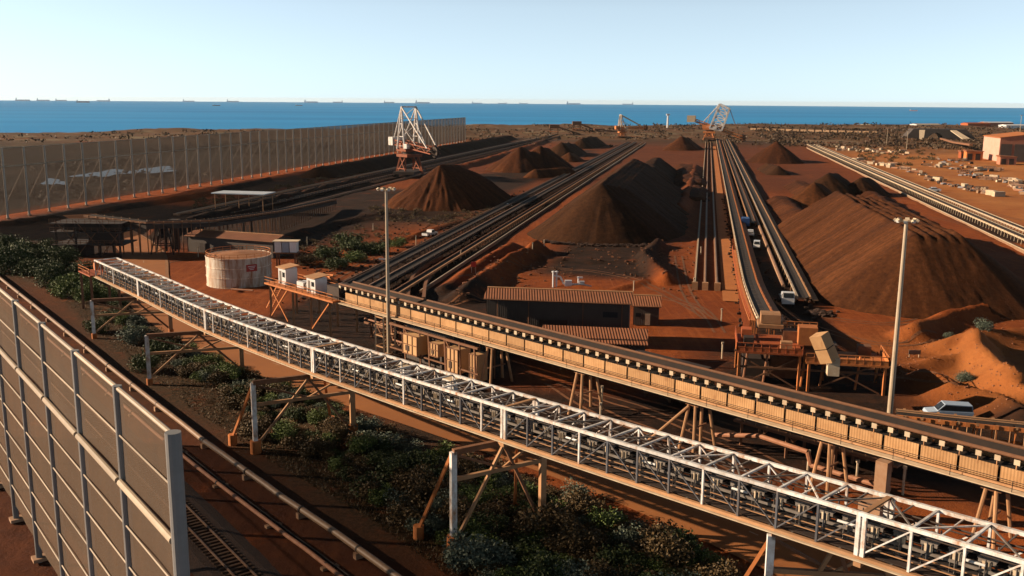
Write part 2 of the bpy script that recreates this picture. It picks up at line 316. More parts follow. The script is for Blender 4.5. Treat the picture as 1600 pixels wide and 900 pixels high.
def ground_mat():
    m = bpy.data.materials.new('red earth'); m.use_nodes = True; N = m.node_tree.nodes; L = m.node_tree.links; b = N['Principled BSDF']
    b.inputs['Roughness'].default_value = .95; b.inputs['Specular IOR Level'].default_value = .1
    g = N.new('ShaderNodeNewGeometry')
    def noise(s, d=6, r=.6, map_=None):
        n = N.new('ShaderNodeTexNoise'); n.inputs['Scale'].default_value = s; n.inputs['Detail'].default_value = d; n.inputs['Roughness'].default_value = r
        if map_:
            mp = N.new('ShaderNodeMapping'); mp.inputs['Rotation'].default_value = (0,0,map_[0]); mp.inputs['Scale'].default_value = map_[1]; L.new(g.outputs['Position'], mp.inputs[0]); L.new(mp.outputs[0], n.inputs[0])
        else: L.new(g.outputs['Position'], n.inputs[0])
        return n.outputs[0]
    def rng_(x, a, c):
        r = N.new('ShaderNodeMapRange'); r.inputs[1].default_value = a; r.inputs[2].default_value = c; L.new(x, r.inputs[0]); return r.outputs[0]
    def mix(f, a, c):
        x = N.new('ShaderNodeMix'); x.data_type = 'RGBA'
        if isinstance(f, float): x.inputs[0].default_value = f
        else: L.new(f, x.inputs[0])
        for k, s in ((6, a), (7, c)):
            if isinstance(s, tuple): x.inputs[k].default_value = (*s, 1)
            else: L.new(s, x.inputs[k])
        return x.outputs[2]
    def at(nm): a = N.new('ShaderNodeAttribute'); a.attribute_name = nm; return a.outputs['Fac']
    def mul(a, c, op='MULTIPLY'):
        x = N.new('ShaderNodeMath'); x.operation = op; x.use_clamp = True
        for k, s in ((0, a), (1, c)):
            if isinstance(s, float): x.inputs[k].default_value = s
            else: L.new(s, x.inputs[k])
        return x.outputs[0]
    c = mix(rng_(noise(.035, 5), .35, .65), (0.2013,0.0454,0.0091), (0.2745,0.0697,0.0143))
    c = mix(rng_(noise(.5, 8, .7), .38, .72), c, (0.1403,0.0311,0.0074))
    c = mix(mul(rng_(noise(1., 4, .6, (TH, (1.1,.035,1))), .52, .66), .5), c, (0.3172,0.0882,0.0220))       # graded wheel tracks along the rows
    c = mix(mul(rng_(noise(3.2, 3, .7), .6, .72), .6), c, (0.0732,0.0202,0.0066))
    t = mix(rng_(noise(.03, 5), .4, .6), (0.3630,0.1485,0.0462), (0.2970,0.1098,0.0329)); t = mix(mul(rng_(noise(.35, 7, .7), .5, .7), .7), t, (0.2090,0.0720,0.0238))
    c = mix(mul(at('tan'), mul(rng_(noise(.05, 6), .2, .42), .95)), c, t)
    s = mix(rng_(noise(.06, 6, .7), .4, .6), (.120,.050,.024), (.098,.062,.030)); s = mix(rng_(noise(.25, 6, .75), .5, .62), s, (.036,.024,.014))
    s = mix(mul(rng_(noise(.018, 4), .55, .65), .6), s, (.20,.155,.095))
    c = mix(mul(at('scrub'), mul(rng_(noise(.02, 6, .7), .25, .42), 1.)), c, s)
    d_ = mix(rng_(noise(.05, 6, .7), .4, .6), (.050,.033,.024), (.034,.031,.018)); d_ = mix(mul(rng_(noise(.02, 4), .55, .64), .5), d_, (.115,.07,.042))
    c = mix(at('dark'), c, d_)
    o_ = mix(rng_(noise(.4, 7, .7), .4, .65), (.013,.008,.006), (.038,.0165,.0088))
    c = mix(mul(at('ore'), rng_(noise(.10, 7, .7), .24, .42)), c, o_)  # ore dirt and the painted-in shade share this mask
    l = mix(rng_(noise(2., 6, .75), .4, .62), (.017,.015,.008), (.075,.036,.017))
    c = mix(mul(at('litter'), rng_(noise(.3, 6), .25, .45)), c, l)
    L.new(c, b.inputs['Base Color'])
    bp = N.new('ShaderNodeBump'); bp.inputs['Strength'].default_value = .7; bp.inputs['Distance'].default_value = .35
    L.new(mul(mul(noise(1.2, 8, .75), .8), mul(noise(5., 4, .7), .25), 'ADD'), bp.inputs['Height']); L.new(bp.outputs[0], b.inputs['Normal'])
    return m
BUSHLINE = [G(*p) for p in ((-60,410),(60,420),(150,450),(230,520),(330,600),(440,650),(560,720),(680,790),(800,830),(900,870),(1000,930))]
build_ground()
# sea: one sheet that follows the curve of the earth to its horizon
def build_sea():
    R = 6.371e6; rs = 250*np.exp(np.linspace(0, math.log(42000/250), 90)); az = np.linspace(-1.9, 1.9, 140)
    m = MB(); rr, aa = np.meshgrid(rs, az, indexing='ij')
    P = np.stack([rr*np.sin(aa), rr*np.cos(aa), -8-rr**2/(2*R)], -1).reshape(-1, 3); na = len(az)
    m.v = [tuple(p) for p in P]; m.f = [(i*na+j, i*na+j+1, (i+1)*na+j+1, (i+1)*na+j) for i in range(len(rs)-1) for j in range(na-1)]
    mt = bpy.data.materials.new('sea water'); mt.use_nodes = True; N = mt.node_tree.nodes; L = mt.node_tree.links; b = N['Principled BSDF']
    g = N.new('ShaderNodeNewGeometry'); mp = N.new('ShaderNodeMapping'); mp.inputs['Scale'].default_value = (.0006,.0025,1); L.new(g.outputs['Position'], mp.inputs[0])
    n = N.new('ShaderNodeTexNoise'); n.inputs['Scale'].default_value = 1.; n.inputs['Detail'].default_value = 10; n.inputs['Roughness'].default_value = .62; L.new(mp.outputs[0], n.inputs[0])
    cr = N.new('ShaderNodeValToRGB'); cr.color_ramp.elements[0].position = .35; cr.color_ramp.elements[1].position = .68; cr.color_ramp.elements[0].color = (.009,.180,.47,1); cr.color_ramp.elements[1].color = (.026,.275,.60,1)
    L.new(n.outputs[0], cr.inputs[0]); L.new(cr.outputs[0], b.inputs['Base Color']); b.inputs['Roughness'].default_value = .55; b.inputs['Specular IOR Level'].default_value = .12
    n2 = N.new('ShaderNodeTexNoise'); n2.inputs['Scale'].default_value = .06; n2.inputs['Detail'].default_value = 6; L.new(g.outputs['Position'], n2.inputs[0])
    bp = N.new('ShaderNodeBump'); bp.inputs['Strength'].default_value = .5; bp.inputs['Distance'].default_value = 2; L.new(n2.outputs[0], bp.inputs['Height']); L.new(bp.outputs[0], b.inputs['Normal'])
    o = m.build('sea', mt, recalc=False, smooth=True); tag(o, kind='structure')
build_sea()
def strip(name, pts, w0, w1, z, m):
    b = MB(); vs = []
    for i, p in enumerate(pts):
        d = pts[min(i+1,len(pts)-1)]-pts[max(i-1,0)]; d.z = 0; d.normalize(); s = Vector((d.y,-d.x,0))
        vs += [p+s*w0+Vector((0,0,z)), p+s*w1+Vector((0,0,z))]
    b.add(vs, [(2*i, 2*i+1, 2*i+3, 2*i+2) for i in range(len(pts)-1)])
    return b.build(name, m, recalc=False)
M['road'] = mat('dust stained bitumen', (.46,.165,.042), (.36,.125,.032), .12, .9, rust=(.26,.09,.028), rust_amt=.25, rscale=(.5,.5,1))
M['line'] = mat('worn white line', (.50,.32,.20), (.36,.18,.09), 1.5, .9)
M['water'] = mat('pond water', (.15,.165,.20), (.11,.125,.155), .05, .15, spec=.5)
M['dirtpath'] = mat('orange dirt path', (.46,.16,.04), (.36,.12,.03), .3, .95)
tag(strip('road', ROADC, -5, 5, .06, M['road']), kind='structure')
for k in range(6, len(ROADC)-4, 2):
    a, b = ROADC[k], ROADC[k+1]; tag(strip('lane_marking', [a.lerp(b,.1), a.lerp(b,.55)], -.09, .09, .068, M['line']), kind='structure')
tag(strip('road_edge', ROADC, -5.7, -5.0, .09, mat('dust windrow', (.42,.20,.085), (.30,.12,.05), 1., .95)), kind='structure')
tag(strip('yard_path', [Y3(u, 6.3, .12) for u in np.arange(196, 900, 12)], -1.7, 1.7, .05, M['dirtpath']), kind='structure')
for (px, py, a, b_, rot) in ((85,291,4.5,9,.5),(160,277,8,13,.1),(235,272,11,13,0.)):
    c = G(px, py, .0); m = MB(); n = 40
    vs = []
    for i in range(n):
        t = 2*math.pi*i/n; r = 1+.28*math.sin(3*t+px)+.15*math.sin(7*t+py); x = a*r*math.cos(t); y = b_*1.9*r*math.sin(t); vs.append(c+Vector((x*math.cos(rot)-y*math.sin(rot), x*math.sin(rot)+y*math.cos(rot), 2.0)))
    m.add(vs, [tuple(range(n))]); tag(m.build('pond', M['water'], recalc=False), kind='structure')
M['track'] = mat('wheel rut soil', (.13,.05,.022), (.24,.095,.036), 1.2, .95)
for poly in ([(690,480),(760,470),(900,470),(1000,462),(1090,480),(1125,520)],[(720,440),(800,420),(960,430),(1060,470),(1110,500)],[(1060,400),(1070,450),(1095,490)],[(1240,500),(1330,530),(1400,540),(1470,530)],[(1270,490),(1340,505),(1420,505),(1540,465)],[(540,440),(620,400),(700,365),(780,330)],[(470,470),(540,425),(600,395)],[(1300,300),(1400,330),(1500,350),(1620,400)],[(1320,290),(1450,310),(1600,345)],[(900,610),(1000,640),(1130,690),(1280,760),(1400,800)],[(860,600),(950,650),(1080,700),(1200,760)],[(200,440),(260,410),(330,400),(420,400)],[(1350,560),(1420,600),(1500,625)]):
    P_ = cat([G(*p) for p in poly], 14)
    for o_ in (-.95,.95):
        b_ = MB(); vs_ = []
        for i, p in enumerate(P_):
            d_ = P_[min(i+1,len(P_)-1)]-P_[max(i-1,0)]; d_.normalize(); sd_ = Vector((d_.y,-d_.x,0))
            for w_ in (-.24,.24): q_ = p+sd_*(o_+w_); vs_.append(Vector((q_.x,q_.y,gz(q_.x,q_.y)+.05)))
        b_.add(vs_, [(2*i,2*i+1,2*i+3,2*i+2) for i in range(len(P_)-1)]); tag(b_.build('tyre_tracks', M['track'], recalc=False), kind='structure')
# ------------------------------------------------------------------ stockpiles
def pile_mat(name, a, b, c):
    m = bpy.data.materials.new(name); m.use_nodes = True; N = m.node_tree.nodes; L = m.node_tree.links; p = N['Principled BSDF']; p.inputs['Roughness'].default_value = .95; p.inputs['Specular IOR Level'].default_value = .08
    at = N.new('ShaderNodeAttribute'); at.attribute_name = 'streak'
    g = N.new('ShaderNodeNewGeometry'); n = N.new('ShaderNodeTexNoise'); n.inputs['Scale'].default_value = .9; n.inputs['Detail'].default_value = 9; n.inputs['Roughness'].default_value = .75; L.new(g.outputs['Position'], n.inputs[0])
    ad = N.new('ShaderNodeMath'); ad.operation = 'ADD'; L.new(at.outputs['Fac'], ad.inputs[0])
    mr = N.new('ShaderNodeMapRange'); mr.inputs[1].default_value = .3; mr.inputs[2].default_value = .7; mr.inputs[3].default_value = -.35; mr.inputs[4].default_value = .35; L.new(n.outputs[0], mr.inputs[0]); L.new(mr.outputs[0], ad.inputs[1])
    cr = N.new('ShaderNodeValToRGB'); e = cr.color_ramp.elements; e[0].position = .1; e[0].color = (*a,1); e[1].position = .9; e[1].color = (*c,1); k = e.new(.5); k.color = (*b,1)
    L.new(ad.outputs[0], cr.inputs[0]); L.new(cr.outputs[0], p.inputs['Base Color'])
    bp = N.new('ShaderNodeBump'); bp.inputs['Strength'].default_value = .5; bp.inputs['Distance'].default_value = .4; n2 = N.new('ShaderNodeTexNoise'); n2.inputs['Scale'].default_value = 1.8; n2.inputs['Detail'].default_value = 7; n2.inputs['Roughness'].default_value = .8
    L.new(g.outputs['Position'], n2.inputs[0]); L.new(n2.outputs[0], bp.inputs['Height']); L.new(bp.outputs[0], p.inputs['Normal']); return m
ORE_DARK = pile_mat('dark iron ore', (.016,.0068,.0034), (.031,.0128,.0054), (.054,.0215,.0085))
ORE_RED = pile_mat('red iron ore', (.026,.0092,.0042), (.049,.0162,.0064), (.090,.031,.0115))
ORE_BROWN = pile_mat('brown iron ore fines', (.029,.0104,.0042), (.058,.0200,.0070), (.100,.036,.0128))
def stockpile(ridges, m, label, slope=.72, res=.6, gully=.35, flat=None, seed=1, name='ore_stockpile', cat_='stockpile', group=None):
    """ridges: ((u0,v0),(u1,v1),h0,h1) in yard axes"""
    P = np.array([p for r in ridges for p in (r[0], r[1])], float); hm = max(max(r[2], r[3]) for r in ridges); R = hm/slope+3
    us = np.arange(P[:,0].min()-R, P[:,0].max()+R, res); vs_ = np.arange(P[:,1].min()-R, P[:,1].max()+R, res)
    uu, vv = np.meshgrid(us, vs_, indexing='ij'); h = np.full(uu.shape, -99.); sp = np.zeros_like(uu)
    for k, (a, b, h0, h1) in enumerate(ridges):
        du, dv = b[0]-a[0], b[1]-a[1]; L2 = du*du+dv*dv+1e-9; t = np.clip(((uu-a[0])*du+(vv-a[1])*dv)/L2, 0, 1)
        qu, qv = a[0]+t*du, a[1]+t*dv; d = np.hypot(uu-qu, vv-qv); ang = np.arctan2(vv-qv, uu-qu)
        s = t*math.sqrt(L2) + ang*9
        g = (vnoise(s*.9+fbm(uu*.1,vv*.1,2,seed+70)*2.5, d*.08, seed)-.5)*.7 + (vnoise(s*2.6, d*.16, seed+5)-.5)*.8 + (vnoise(s*.21, d*.05, seed+8)-.5)*.9
        hh = h0+(h1-h0)*t - d*slope*(1+.05*(vnoise(s*.2, d*0, seed+2)-.5)) + g*gully*np.clip(d*.25, 0, 1) + (vnoise(qu*.13, qv*.13, seed+3)-.5)*(.5 if len(ridges) > 4 else 1.2)
        k_ = hh > h; h = np.where(k_, hh, h); sp = np.where(k_, .5+g*.45, sp)
    if flat is not None: h = np.minimum(h, flat+fbm(uu*.08, vv*.08, 4, seed)*1.6)
    h = h + fbm(uu*.35, vv*.35, 4, seed+30)*.5 + fbm(uu*.075, vv*.075, 3, seed+50)*1.5*np.clip((hm-h)/6, 0, 1)
    ok = h > -1.0; q = ok[:-1,:-1]&ok[1:,:-1]&ok[:-1,1:]&ok[1:,1:]
    nv = h.shape[1]; idx = np.full(h.shape, -1); cells = np.argwhere(q)
    used = np.zeros(h.shape, bool)
    for di in (0,1):
        for dj in (0,1): used[cells[:,0]+di, cells[:,1]+dj] = True
    idx[used] = np.arange(used.sum())
    X = uu*U2.x+vv*V2.x; Yy = uu*U2.y+vv*V2.y; co = np.stack([X[used], Yy[used], h[used]], -1)
    f = np.stack([idx[cells[:,0],cells[:,1]], idx[cells[:,0],cells[:,1]+1], idx[cells[:,0]+1,cells[:,1]+1], idx[cells[:,0]+1,cells[:,1]]], -1)[:, ::-1]
    c = co.mean(0); c[2] = 0; co = co-c
    me = bpy.data.meshes.new(name); me.vertices.add(len(co)); me.vertices.foreach_set('co', co.ravel())
    f = np.ascontiguousarray(f); me.loops.add(f.size); me.loops.foreach_set('vertex_index', f.ravel()); me.polygons.add(len(f)); me.polygons.foreach_set('loop_start', np.arange(len(f))*4); me.polygons.foreach_set('loop_total', np.full(len(f),4)); me.update(calc_edges=True)
    if len(f) and me.polygons[0].normal.z < 0: me.flip_normals()
    me.polygons.foreach_set('use_smooth', [True]*len(f))
    a = me.attributes.new('streak', 'FLOAT', 'POINT'); a.data.foreach_set('value', sp[used].astype(np.float32)); me.materials.append(m)
    o = bpy.data.objects.new(name, me); COL.objects.link(o); o.location = c
    return tag(o, label, cat_, group)
GP = 'iron ore stockpiles'
stockpile([((288+k*2.5, -30.5+1.55*k), (430-2*k, -31+1.5*k), 15.7-.5*k, 15.2-.42*k) for k in range(5)], ORE_DARK, 'large dark ore pile with windrowed crest in the middle of the yard', seed=1, group=GP, gully=.24)
stockpile([((207+.8*k, 42.6+2.3*k), (312-3*k, 40+2.8*k), 14.0-.1*k, 13.2-.2*k) for k in range(5)], ORE_BROWN, 'biggest brown ore pile with ridged top behind the right light mast', seed=2, group=GP, gully=.24)
stockpile([((357,-100),(372,-97), 15.4, 14.8), ((372,-97),(392,-92), 14.0, 9)], ORE_RED, 'gullied reddish ore pile beside the white stacker', seed=3, group=GP, gully=.9)
stockpile([((545,-105),(552,-103),13.5,13), ((556,-95),(575,-92),14.2,11)], ORE_RED, 'twin peaked ore pile beyond the white stacker', seed=4, group=GP, gully=.7, res=.9)
stockpile([((500,-88),(520,-72),5,4)], ORE_BROWN, 'low brown ore heap right of the twin peaked pile', seed=14, group=GP, res=1.)
stockpile([((677,46),(700,50),13.6,10)], ORE_RED, 'isolated cone of red ore left of the far right conveyor', seed=5, group=GP, res=1.)
stockpile([((826,-21),(845,-16),12,9)], ORE_RED, 'small far cone of ore left of the cream topped stacker', seed=6, group=GP, res=1.2)
stockpile([((404,43),(412,47),8.2,7)], ORE_BROWN, 'small brown cone behind the biggest ore pile', seed=7, group=GP, res=.8)
stockpile([((436,52),(470,60),9.6,8), ((440,66),(452,72),8.5,7)], ORE_DARK, 'dark lumpy ore heap behind the small brown cone', seed=8, group=GP, res=.8, gully=.6)
stockpile([((330,33),(400,30),4,4),((340,50),(480,44),4,4),((340,68),(480,70),4,4)], ORE_RED, 'flat red terrace of ore behind the biggest pile', slope=.6, seed=9, flat=3.0, group=GP, res=1.)
stockpile([((455,-30),(560,-28),11,9)], ORE_DARK, 'dark flat topped ore bed behind the windrowed pile', seed=10, flat=8, group=GP, res=1.)
stockpile([((470,-6),(600,-12),4,4),((400,-4),(450,-4),3,3)], ORE_RED, 'low red ore bed beside the central track strips', slope=.5, seed=11, flat=2.2, group=GP, res=1.)
stockpile([((700,-104),(740,-100),10,8)], ORE_DARK, 'dark ore heap beyond the twin peaked pile', seed=12, group=GP, res=1.2)
stockpile([((640,-90),(655,-88),6,5)], ORE_BROWN, 'small dark heap left of the long black conveyors', seed=13, group=GP, res=1.)
stockpile([((820,-105),(880,-100),9,8)], ORE_DARK, 'farthest dark ore heap left of the far reclaimer', seed=15, group=GP, res=1.5)
stockpile([((470,-196),(960,-198),6.5,6.5)], ORE_DARK, 'long black embankment in front of the far dust barrier', seed=16, slope=.55, res=2., flat=5., name='ore_embankment', cat_='embankment')
stockpile([((560,40),(600,36),5,4)], ORE_DARK, 'low dark ore heap in front of the isolated red cone', seed=17, group=GP, res=1.)
# ------------------------------------------------------------------ dust barriers
def barrier(root, P0, d, n, pitch, ztop, tube_z, wires, rpost, mcloth, brace, foot=True, zb=1.8, r_w=.06, mp='post'):
    nrm = Vector((-d.y, d.x, 0))
    for k in range(n):
        p = P0+d*pitch*k
        MB().tube(p+Vector((0,0,-.3)), p+Vector((0,0,ztop)), rpost*(1.5 if k == 0 and not brace else 1), 14).build('post', M[mp], root)
        if foot: MB().box(p+Vector((0,0,.35)), (1.1,1.1,.3), (d, nrm, Vector((0,0,1)))).build('footing', M['concrete'], root)
        if brace:
            s = -1 if brace < 0 else 1
            MB().tube(p+Vector((0,0,tube_z)), p+nrm*s*11+Vector((0,0,0)), .20, 6).build('back_stay', M[mp], root)
        if k == n-1: break
        q = p+d*pitch; e = d*(rpost*.8)
        m = MB(); na, nb_ = (8, 33) if wires else (1, 1); ph = random.random()*6; vs_ = []
        for j in range(nb_+1):
            for i in range(na+1):
                a_ = i/na; b_ = j/nb_; sag = (.16*math.sin(math.pi*a_)*abs(math.sin(math.pi*b_*8))*(.5+.5*math.sin(ph+b_*9)) + .05*math.sin(5*a_+ph+7*b_)*math.sin(math.pi*a_)) if wires else 0
                vs_.append(p.lerp(q, a_)+Vector((0,0,zb+(ztop-.2-zb)*b_))-nrm*sag)
        m.add(vs_, [(j*(na+1)+i, j*(na+1)+i+1, (j+1)*(na+1)+i+1, (j+1)*(na+1)+i) for j in range(nb_) for i in range(na)]); m.build('mesh_panel', mcloth, root, recalc=False, smooth=bool(wires))
        MB().tube(p+e+Vector((0,0,ztop-.15)), q-e+Vector((0,0,ztop-.15)), .14, 8).build('top_rail', M['tubetan'], root)
        f = Vector((0,0,0)) + nrm*.28*(1 if brace <= 0 else -1)
        MB().tube(p+e+f+Vector((0,0,tube_z)), q-e+f+Vector((0,0,tube_z)), .21, 10).build('middle_rail', M['tubetan'], root)
        if wires:
            for z in wires: MB().tube(p+e+f*.4+Vector((0,0,z)), q-e+f*.4+Vector((0,0,z)), r_w, 6).build('thin_rail', M['tubetan'], root)
A0 = G(270,675,23.4); A3 = G(65,504,23.4); d = (A3-A0); pt = d.length/3; d.normalize(); A0.z = 0
root = thing('dust_barrier', A0, 'near tall brown mesh dust barrier with grey round posts, lower left corner', 'barrier')
# the face with the rails is the one towards the yard camera side
barrier(root, A0, d, 9, pt, 23.4, 17.5, [20.4,14.7,12.0,9.3,6.6,3.9], .27, M['cloth'], -1 if False else 0)
u1, v1 = UV(727,222); u0, v0 = UV(0,345)
B0 = Y3(235, v0); B1 = Y3(u1, v1); d = (B1-B0); n = int(d.length/10.4)+1; pt = d.length/(n-1); d.normalize()
root = thing('dust_barrier', B0, 'long see-through mesh dust barrier running back towards the sea', 'barrier')
barrier(root, B0, d, n, pt, 23.4, 17.3, None, .38, M['clothfar'], 1, zb=1.6, mp='postfar')
# ------------------------------------------------------------------ white conveyor gallery
GW = 4.0; GH = 3.05; Z3 = Vector((0,0,1))
gm = G(787,688,10.05); gr = G(1342,872,10.95); GP0 = [gr+(gr-gm)*.80, gr, gm, G(490,584,8.9), G(322,517,7.7), G(217,464,7.1), G(150,432,7.3)]; GP0.append(GP0[-1]+(GP0[-1]-GP0[-2])*.55)
_gl = []
for i in range(len(GP0)-1):
    p0 = GP0[max(i-1,0)]; p1 = GP0[i]; p2 = GP0[i+1]; p3 = GP0[min(i+2,len(GP0)-1)]
    for k in range(24):
        t = k/24; _gl.append(.5*((2*p1)+(p2-p0)*t+(2*p0-5*p1+4*p2-p3)*t*t+(3*p1-p0-3*p2+p3)*t**3))
_gl.append(GP0[-1]); _gs = [0.]
for p, q in zip(_gl[:-1], _gl[1:]): _gs.append(_gs[-1]+(q-p).length)
GS = [_gs[24*i] for i in range(len(GP0))]; _gs = [x-GS[2] for x in _gs]; GS = [x-GS[2] for x in GS]
_ga = np.array([tuple(p) for p in _gl])
def GC(s): return Vector([float(np.interp(s, _gs, _ga[:,k])) for k in range(3)])
def GAX(s):
    d = GC(s+3)-GC(s-3); d.z = 0; d.normalize(); n = Vector((d.y,-d.x,0)); n = n if n.y > 0 else -n; return (d, n, Z3)
def gal(s, off=0., dz=0.): return GC(s)+GAX(s)[1]*off+Vector((0,0,dz))
s0, s1 = GS[0]+1, GS[6]; _b = [s0]+GS[1:7]; ss = np.concatenate([np.linspace(a, b, max(2, int(round((b-a)/3.05))), endpoint=False) for a, b in zip(_b[:-1], _b[1:])]+[[s1]]); NB = len(ss)-1
root = thing('conveyor_gallery', gal(0), 'long white steel truss conveyor gallery crossing the foreground on trestles', 'conveyor')
for off in (0, GW):
    for i5 in range(0, NB, 5):
        a, b = ss[i5], ss[min(i5+5, NB)]
        m1, m2 = MB(), MB()
        for c, e in zip(np.linspace(a, b, 6)[:-1], np.linspace(a, b, 6)[1:]): m1.beam(gal(c, off, GH), gal(e, off, GH), .26, .24); m2.beam(gal(c, off, 0), gal(e, off, 0), .30, .34)
        m1.build('top_chord', M['white'], root); m2.build('bottom_chord', M['tansteel'], root)
dbl = [min(range(NB+1), key=lambda i: abs(ss[i]-x)) for x in (GS[1], 0, GS[3], GS[4], GS[5])]
for i in range(NB+1):
    s = ss[i]
    for off in ((0, GW) if 0 < i < NB else (0, GW)):
        if i == NB and off: continue
        m = MB()
        if i in dbl:
            for k in (-.2, .2): m.beam(gal(s+k, off, .17), gal(s+k, off, GH-.12), .26, .24, up=GAX(s)[1])
        else: m.beam(gal(s, off, .17), gal(s, off, GH-.12), .15, .15, up=GAX(s)[1])
        m.build('post', M['white'] if (i in dbl or i % 4 == 0 or s < -33 or off) else M['bluedark'], root)
    m = MB().beam(gal(s, .13, GH+.02), gal(s, GW-.13, GH+.02), .34 if i in dbl else .16, .14); m.build('cross_beam', M['tansteel'] if i in dbl else M['white'], root)
    if i < NB:
        e = ss[i+1]; near = i % 10 < 5
        for off in (0, GW):
            a, b = (gal(s, off, .2), gal(e, off, GH-.15)) if near else (gal(s, off, GH-.15), gal(e, off, .2))
            MB().beam(a, b, .09, .09).build('diagonal_brace', M['white'] if (s < -34 or off) else M['bluedark'], root)
        a, b = (gal(s, .1, GH-.02), gal(e, GW-.1, GH-.02)) if i % 2 else (gal(s, GW-.1, GH-.02), gal(e, .1, GH-.02))
        MB().beam(a, b, .10, .09).beam(gal(s+(e-s)*.5, .1, GH-.1), gal(s+(e-s)*.5, GW-.1, GH-.1), .08).build('plan_brace', M['greyplate'] if i % 3 else M['white'], root)
mbt, mrt, mwk, mst = MB(), MB(), MB(), MB()
gp = [gal(s) for s in ss]
mbt.ribbon([gal(s, 2.35) for s in ss], [(-.75,1.52),(-.35,1.28),(.35,1.28),(.75,1.52),(.75,1.47),(.35,1.23),(-.35,1.23),(-.75,1.47)]); mbt.build('belt', M['belt'], root)
mrt.ribbon([gal(s, 2.35) for s in ss], [(-.7,.62),(.7,.62),(.7,.57),(-.7,.57)]); mrt.build('return_belt', M['belt'], root)
MB().ribbon([gal(s, 2.2) for s in ss], [(-1.75,.14),(1.75,.14),(1.75,.10),(-1.75,.10)]).build('spill_tray', M['darksteel'], root)
MB().ribbon([gal(s, .75) for s in ss], [(-.4,.22),(.4,.22),(.4,.17),(-.4,.17)]).build('walkway', M['darksteel'], root)
MB().ribbon([gal(s, -.30) for s in ss], [(-.12,-.02),(.12,-.02),(.12,-.10),(-.12,-.10)]).build('cable_tray', M['cream'], root)
for off in (1.45, 3.25): MB().ribbon([gal(s, off) for s in ss], [(-.06,1.2),(.06,1.2),(.06,1.0),(-.06,1.0)]).build('stringer', M['greyplate'], root)
for dz in (.75, 1.2): MB().ribbon([gal(s, .28) for s in ss], [(-.03,dz),(.03,dz),(.03,dz-.06),(-.03,dz-.06)]).build('handrail', M['tansteel'], root)
for s in np.arange(s0+1, s1, 1.75):
    c = gal(s, 2.35)
    h = MB().box(gal(s, 2.35, 1.83), (1.15,1.7,.06), GAX(s)).box(gal(s, 1.56, 1.72), (1.05,.06,.34), GAX(s)); h.build('idler_hood', M['greyplate'], root)
    MB().box(gal(s, 1.50, 1.42), (.55,.05,.55), GAX(s)).build('guard_plate', M['cream'], root)
    m = MB().beam(gal(s, 1.45, .2), gal(s, 1.45, 1.7), .09).beam(gal(s, 3.25, .2), gal(s, 3.25, 1.7), .09).beam(gal(s, .2, .05), gal(s, GW-.2, .05), .14).beam(gal(s, 1.45, 1.1), gal(s, 3.25, 1.1), .08).beam(gal(s, 1.3, 1.9), gal(s, 1.3, .2), .07).beam(gal(s+.35, 1.45, .3), gal(s+.35, 1.45, 1.6), .08).beam(gal(s, 3.4, .2), gal(s, 3.4, 2.0), .08); m.build('idler_frame', M['greyplate'] if int(s*3) % 3 else M['bluedark'], root)
for o_, z_, r_ in ((.5,2.5,.05),(3.6,2.3,.07),(3.75,2.0,.05),(1.2,.35,.06)): MB().path([gal(s, o_, z_) for s in ss], r_, 5).build('cable', M['darksteel'], root)
for s in np.arange(s0+2, s1, 8.1):
    m = MB().tube(gal(s, .35, 1.95), gal(s+1.25, .35, 1.95), .09, 8); m.build('light_fitting', M['lamp'], root)
# head platform of the gallery on the left
t = thing('head_platform', gal(s1+1.5), 'rusty orange end platform with railings at the left end of the white gallery', 'platform')
hp = lambda s, o, z: gal(s-97+s1, o, z); s = s1+2
MB().box(hp(101.5, 2, -.1), (7,5.6,.25), GAX(s)).build('deck', M['redsteel'], t)
m = MB()
for s in np.arange(98.2, 105.1, 1.7):
    for o in (-.75, 4.75): m.beam(hp(s, o, 0), hp(s, o, 1.2), .09)
for o in (-.75, 4.75):
    for z in (.65, 1.2): m.beam(hp(98.2, o, z), hp(105, o, z), .08)
m.beam(hp(105,-.75,1.2), hp(105,4.75,1.2), .08).beam(hp(105,-.75,.65), hp(105,4.75,.65), .08); m.build('railing', M['orangesteel'], t)
MB().tube(hp(101,1.0,1.2), hp(101,3.6,1.2), .75, 14).build('drive_drum', M['orangesteel'], t)
MB().box(hp(103.2,3.5,1.), (1.8,1.5,1.8), GAX(s)).build('drive_box', M['redsteel'], t)
for s in (98.6, 104.6):
    for o in (-.5, 4.5):
        p = hp(s, o, -.2); MB().beam(p, (p.x, p.y, -.2), .35).build('leg', M['brownsteel'], t)
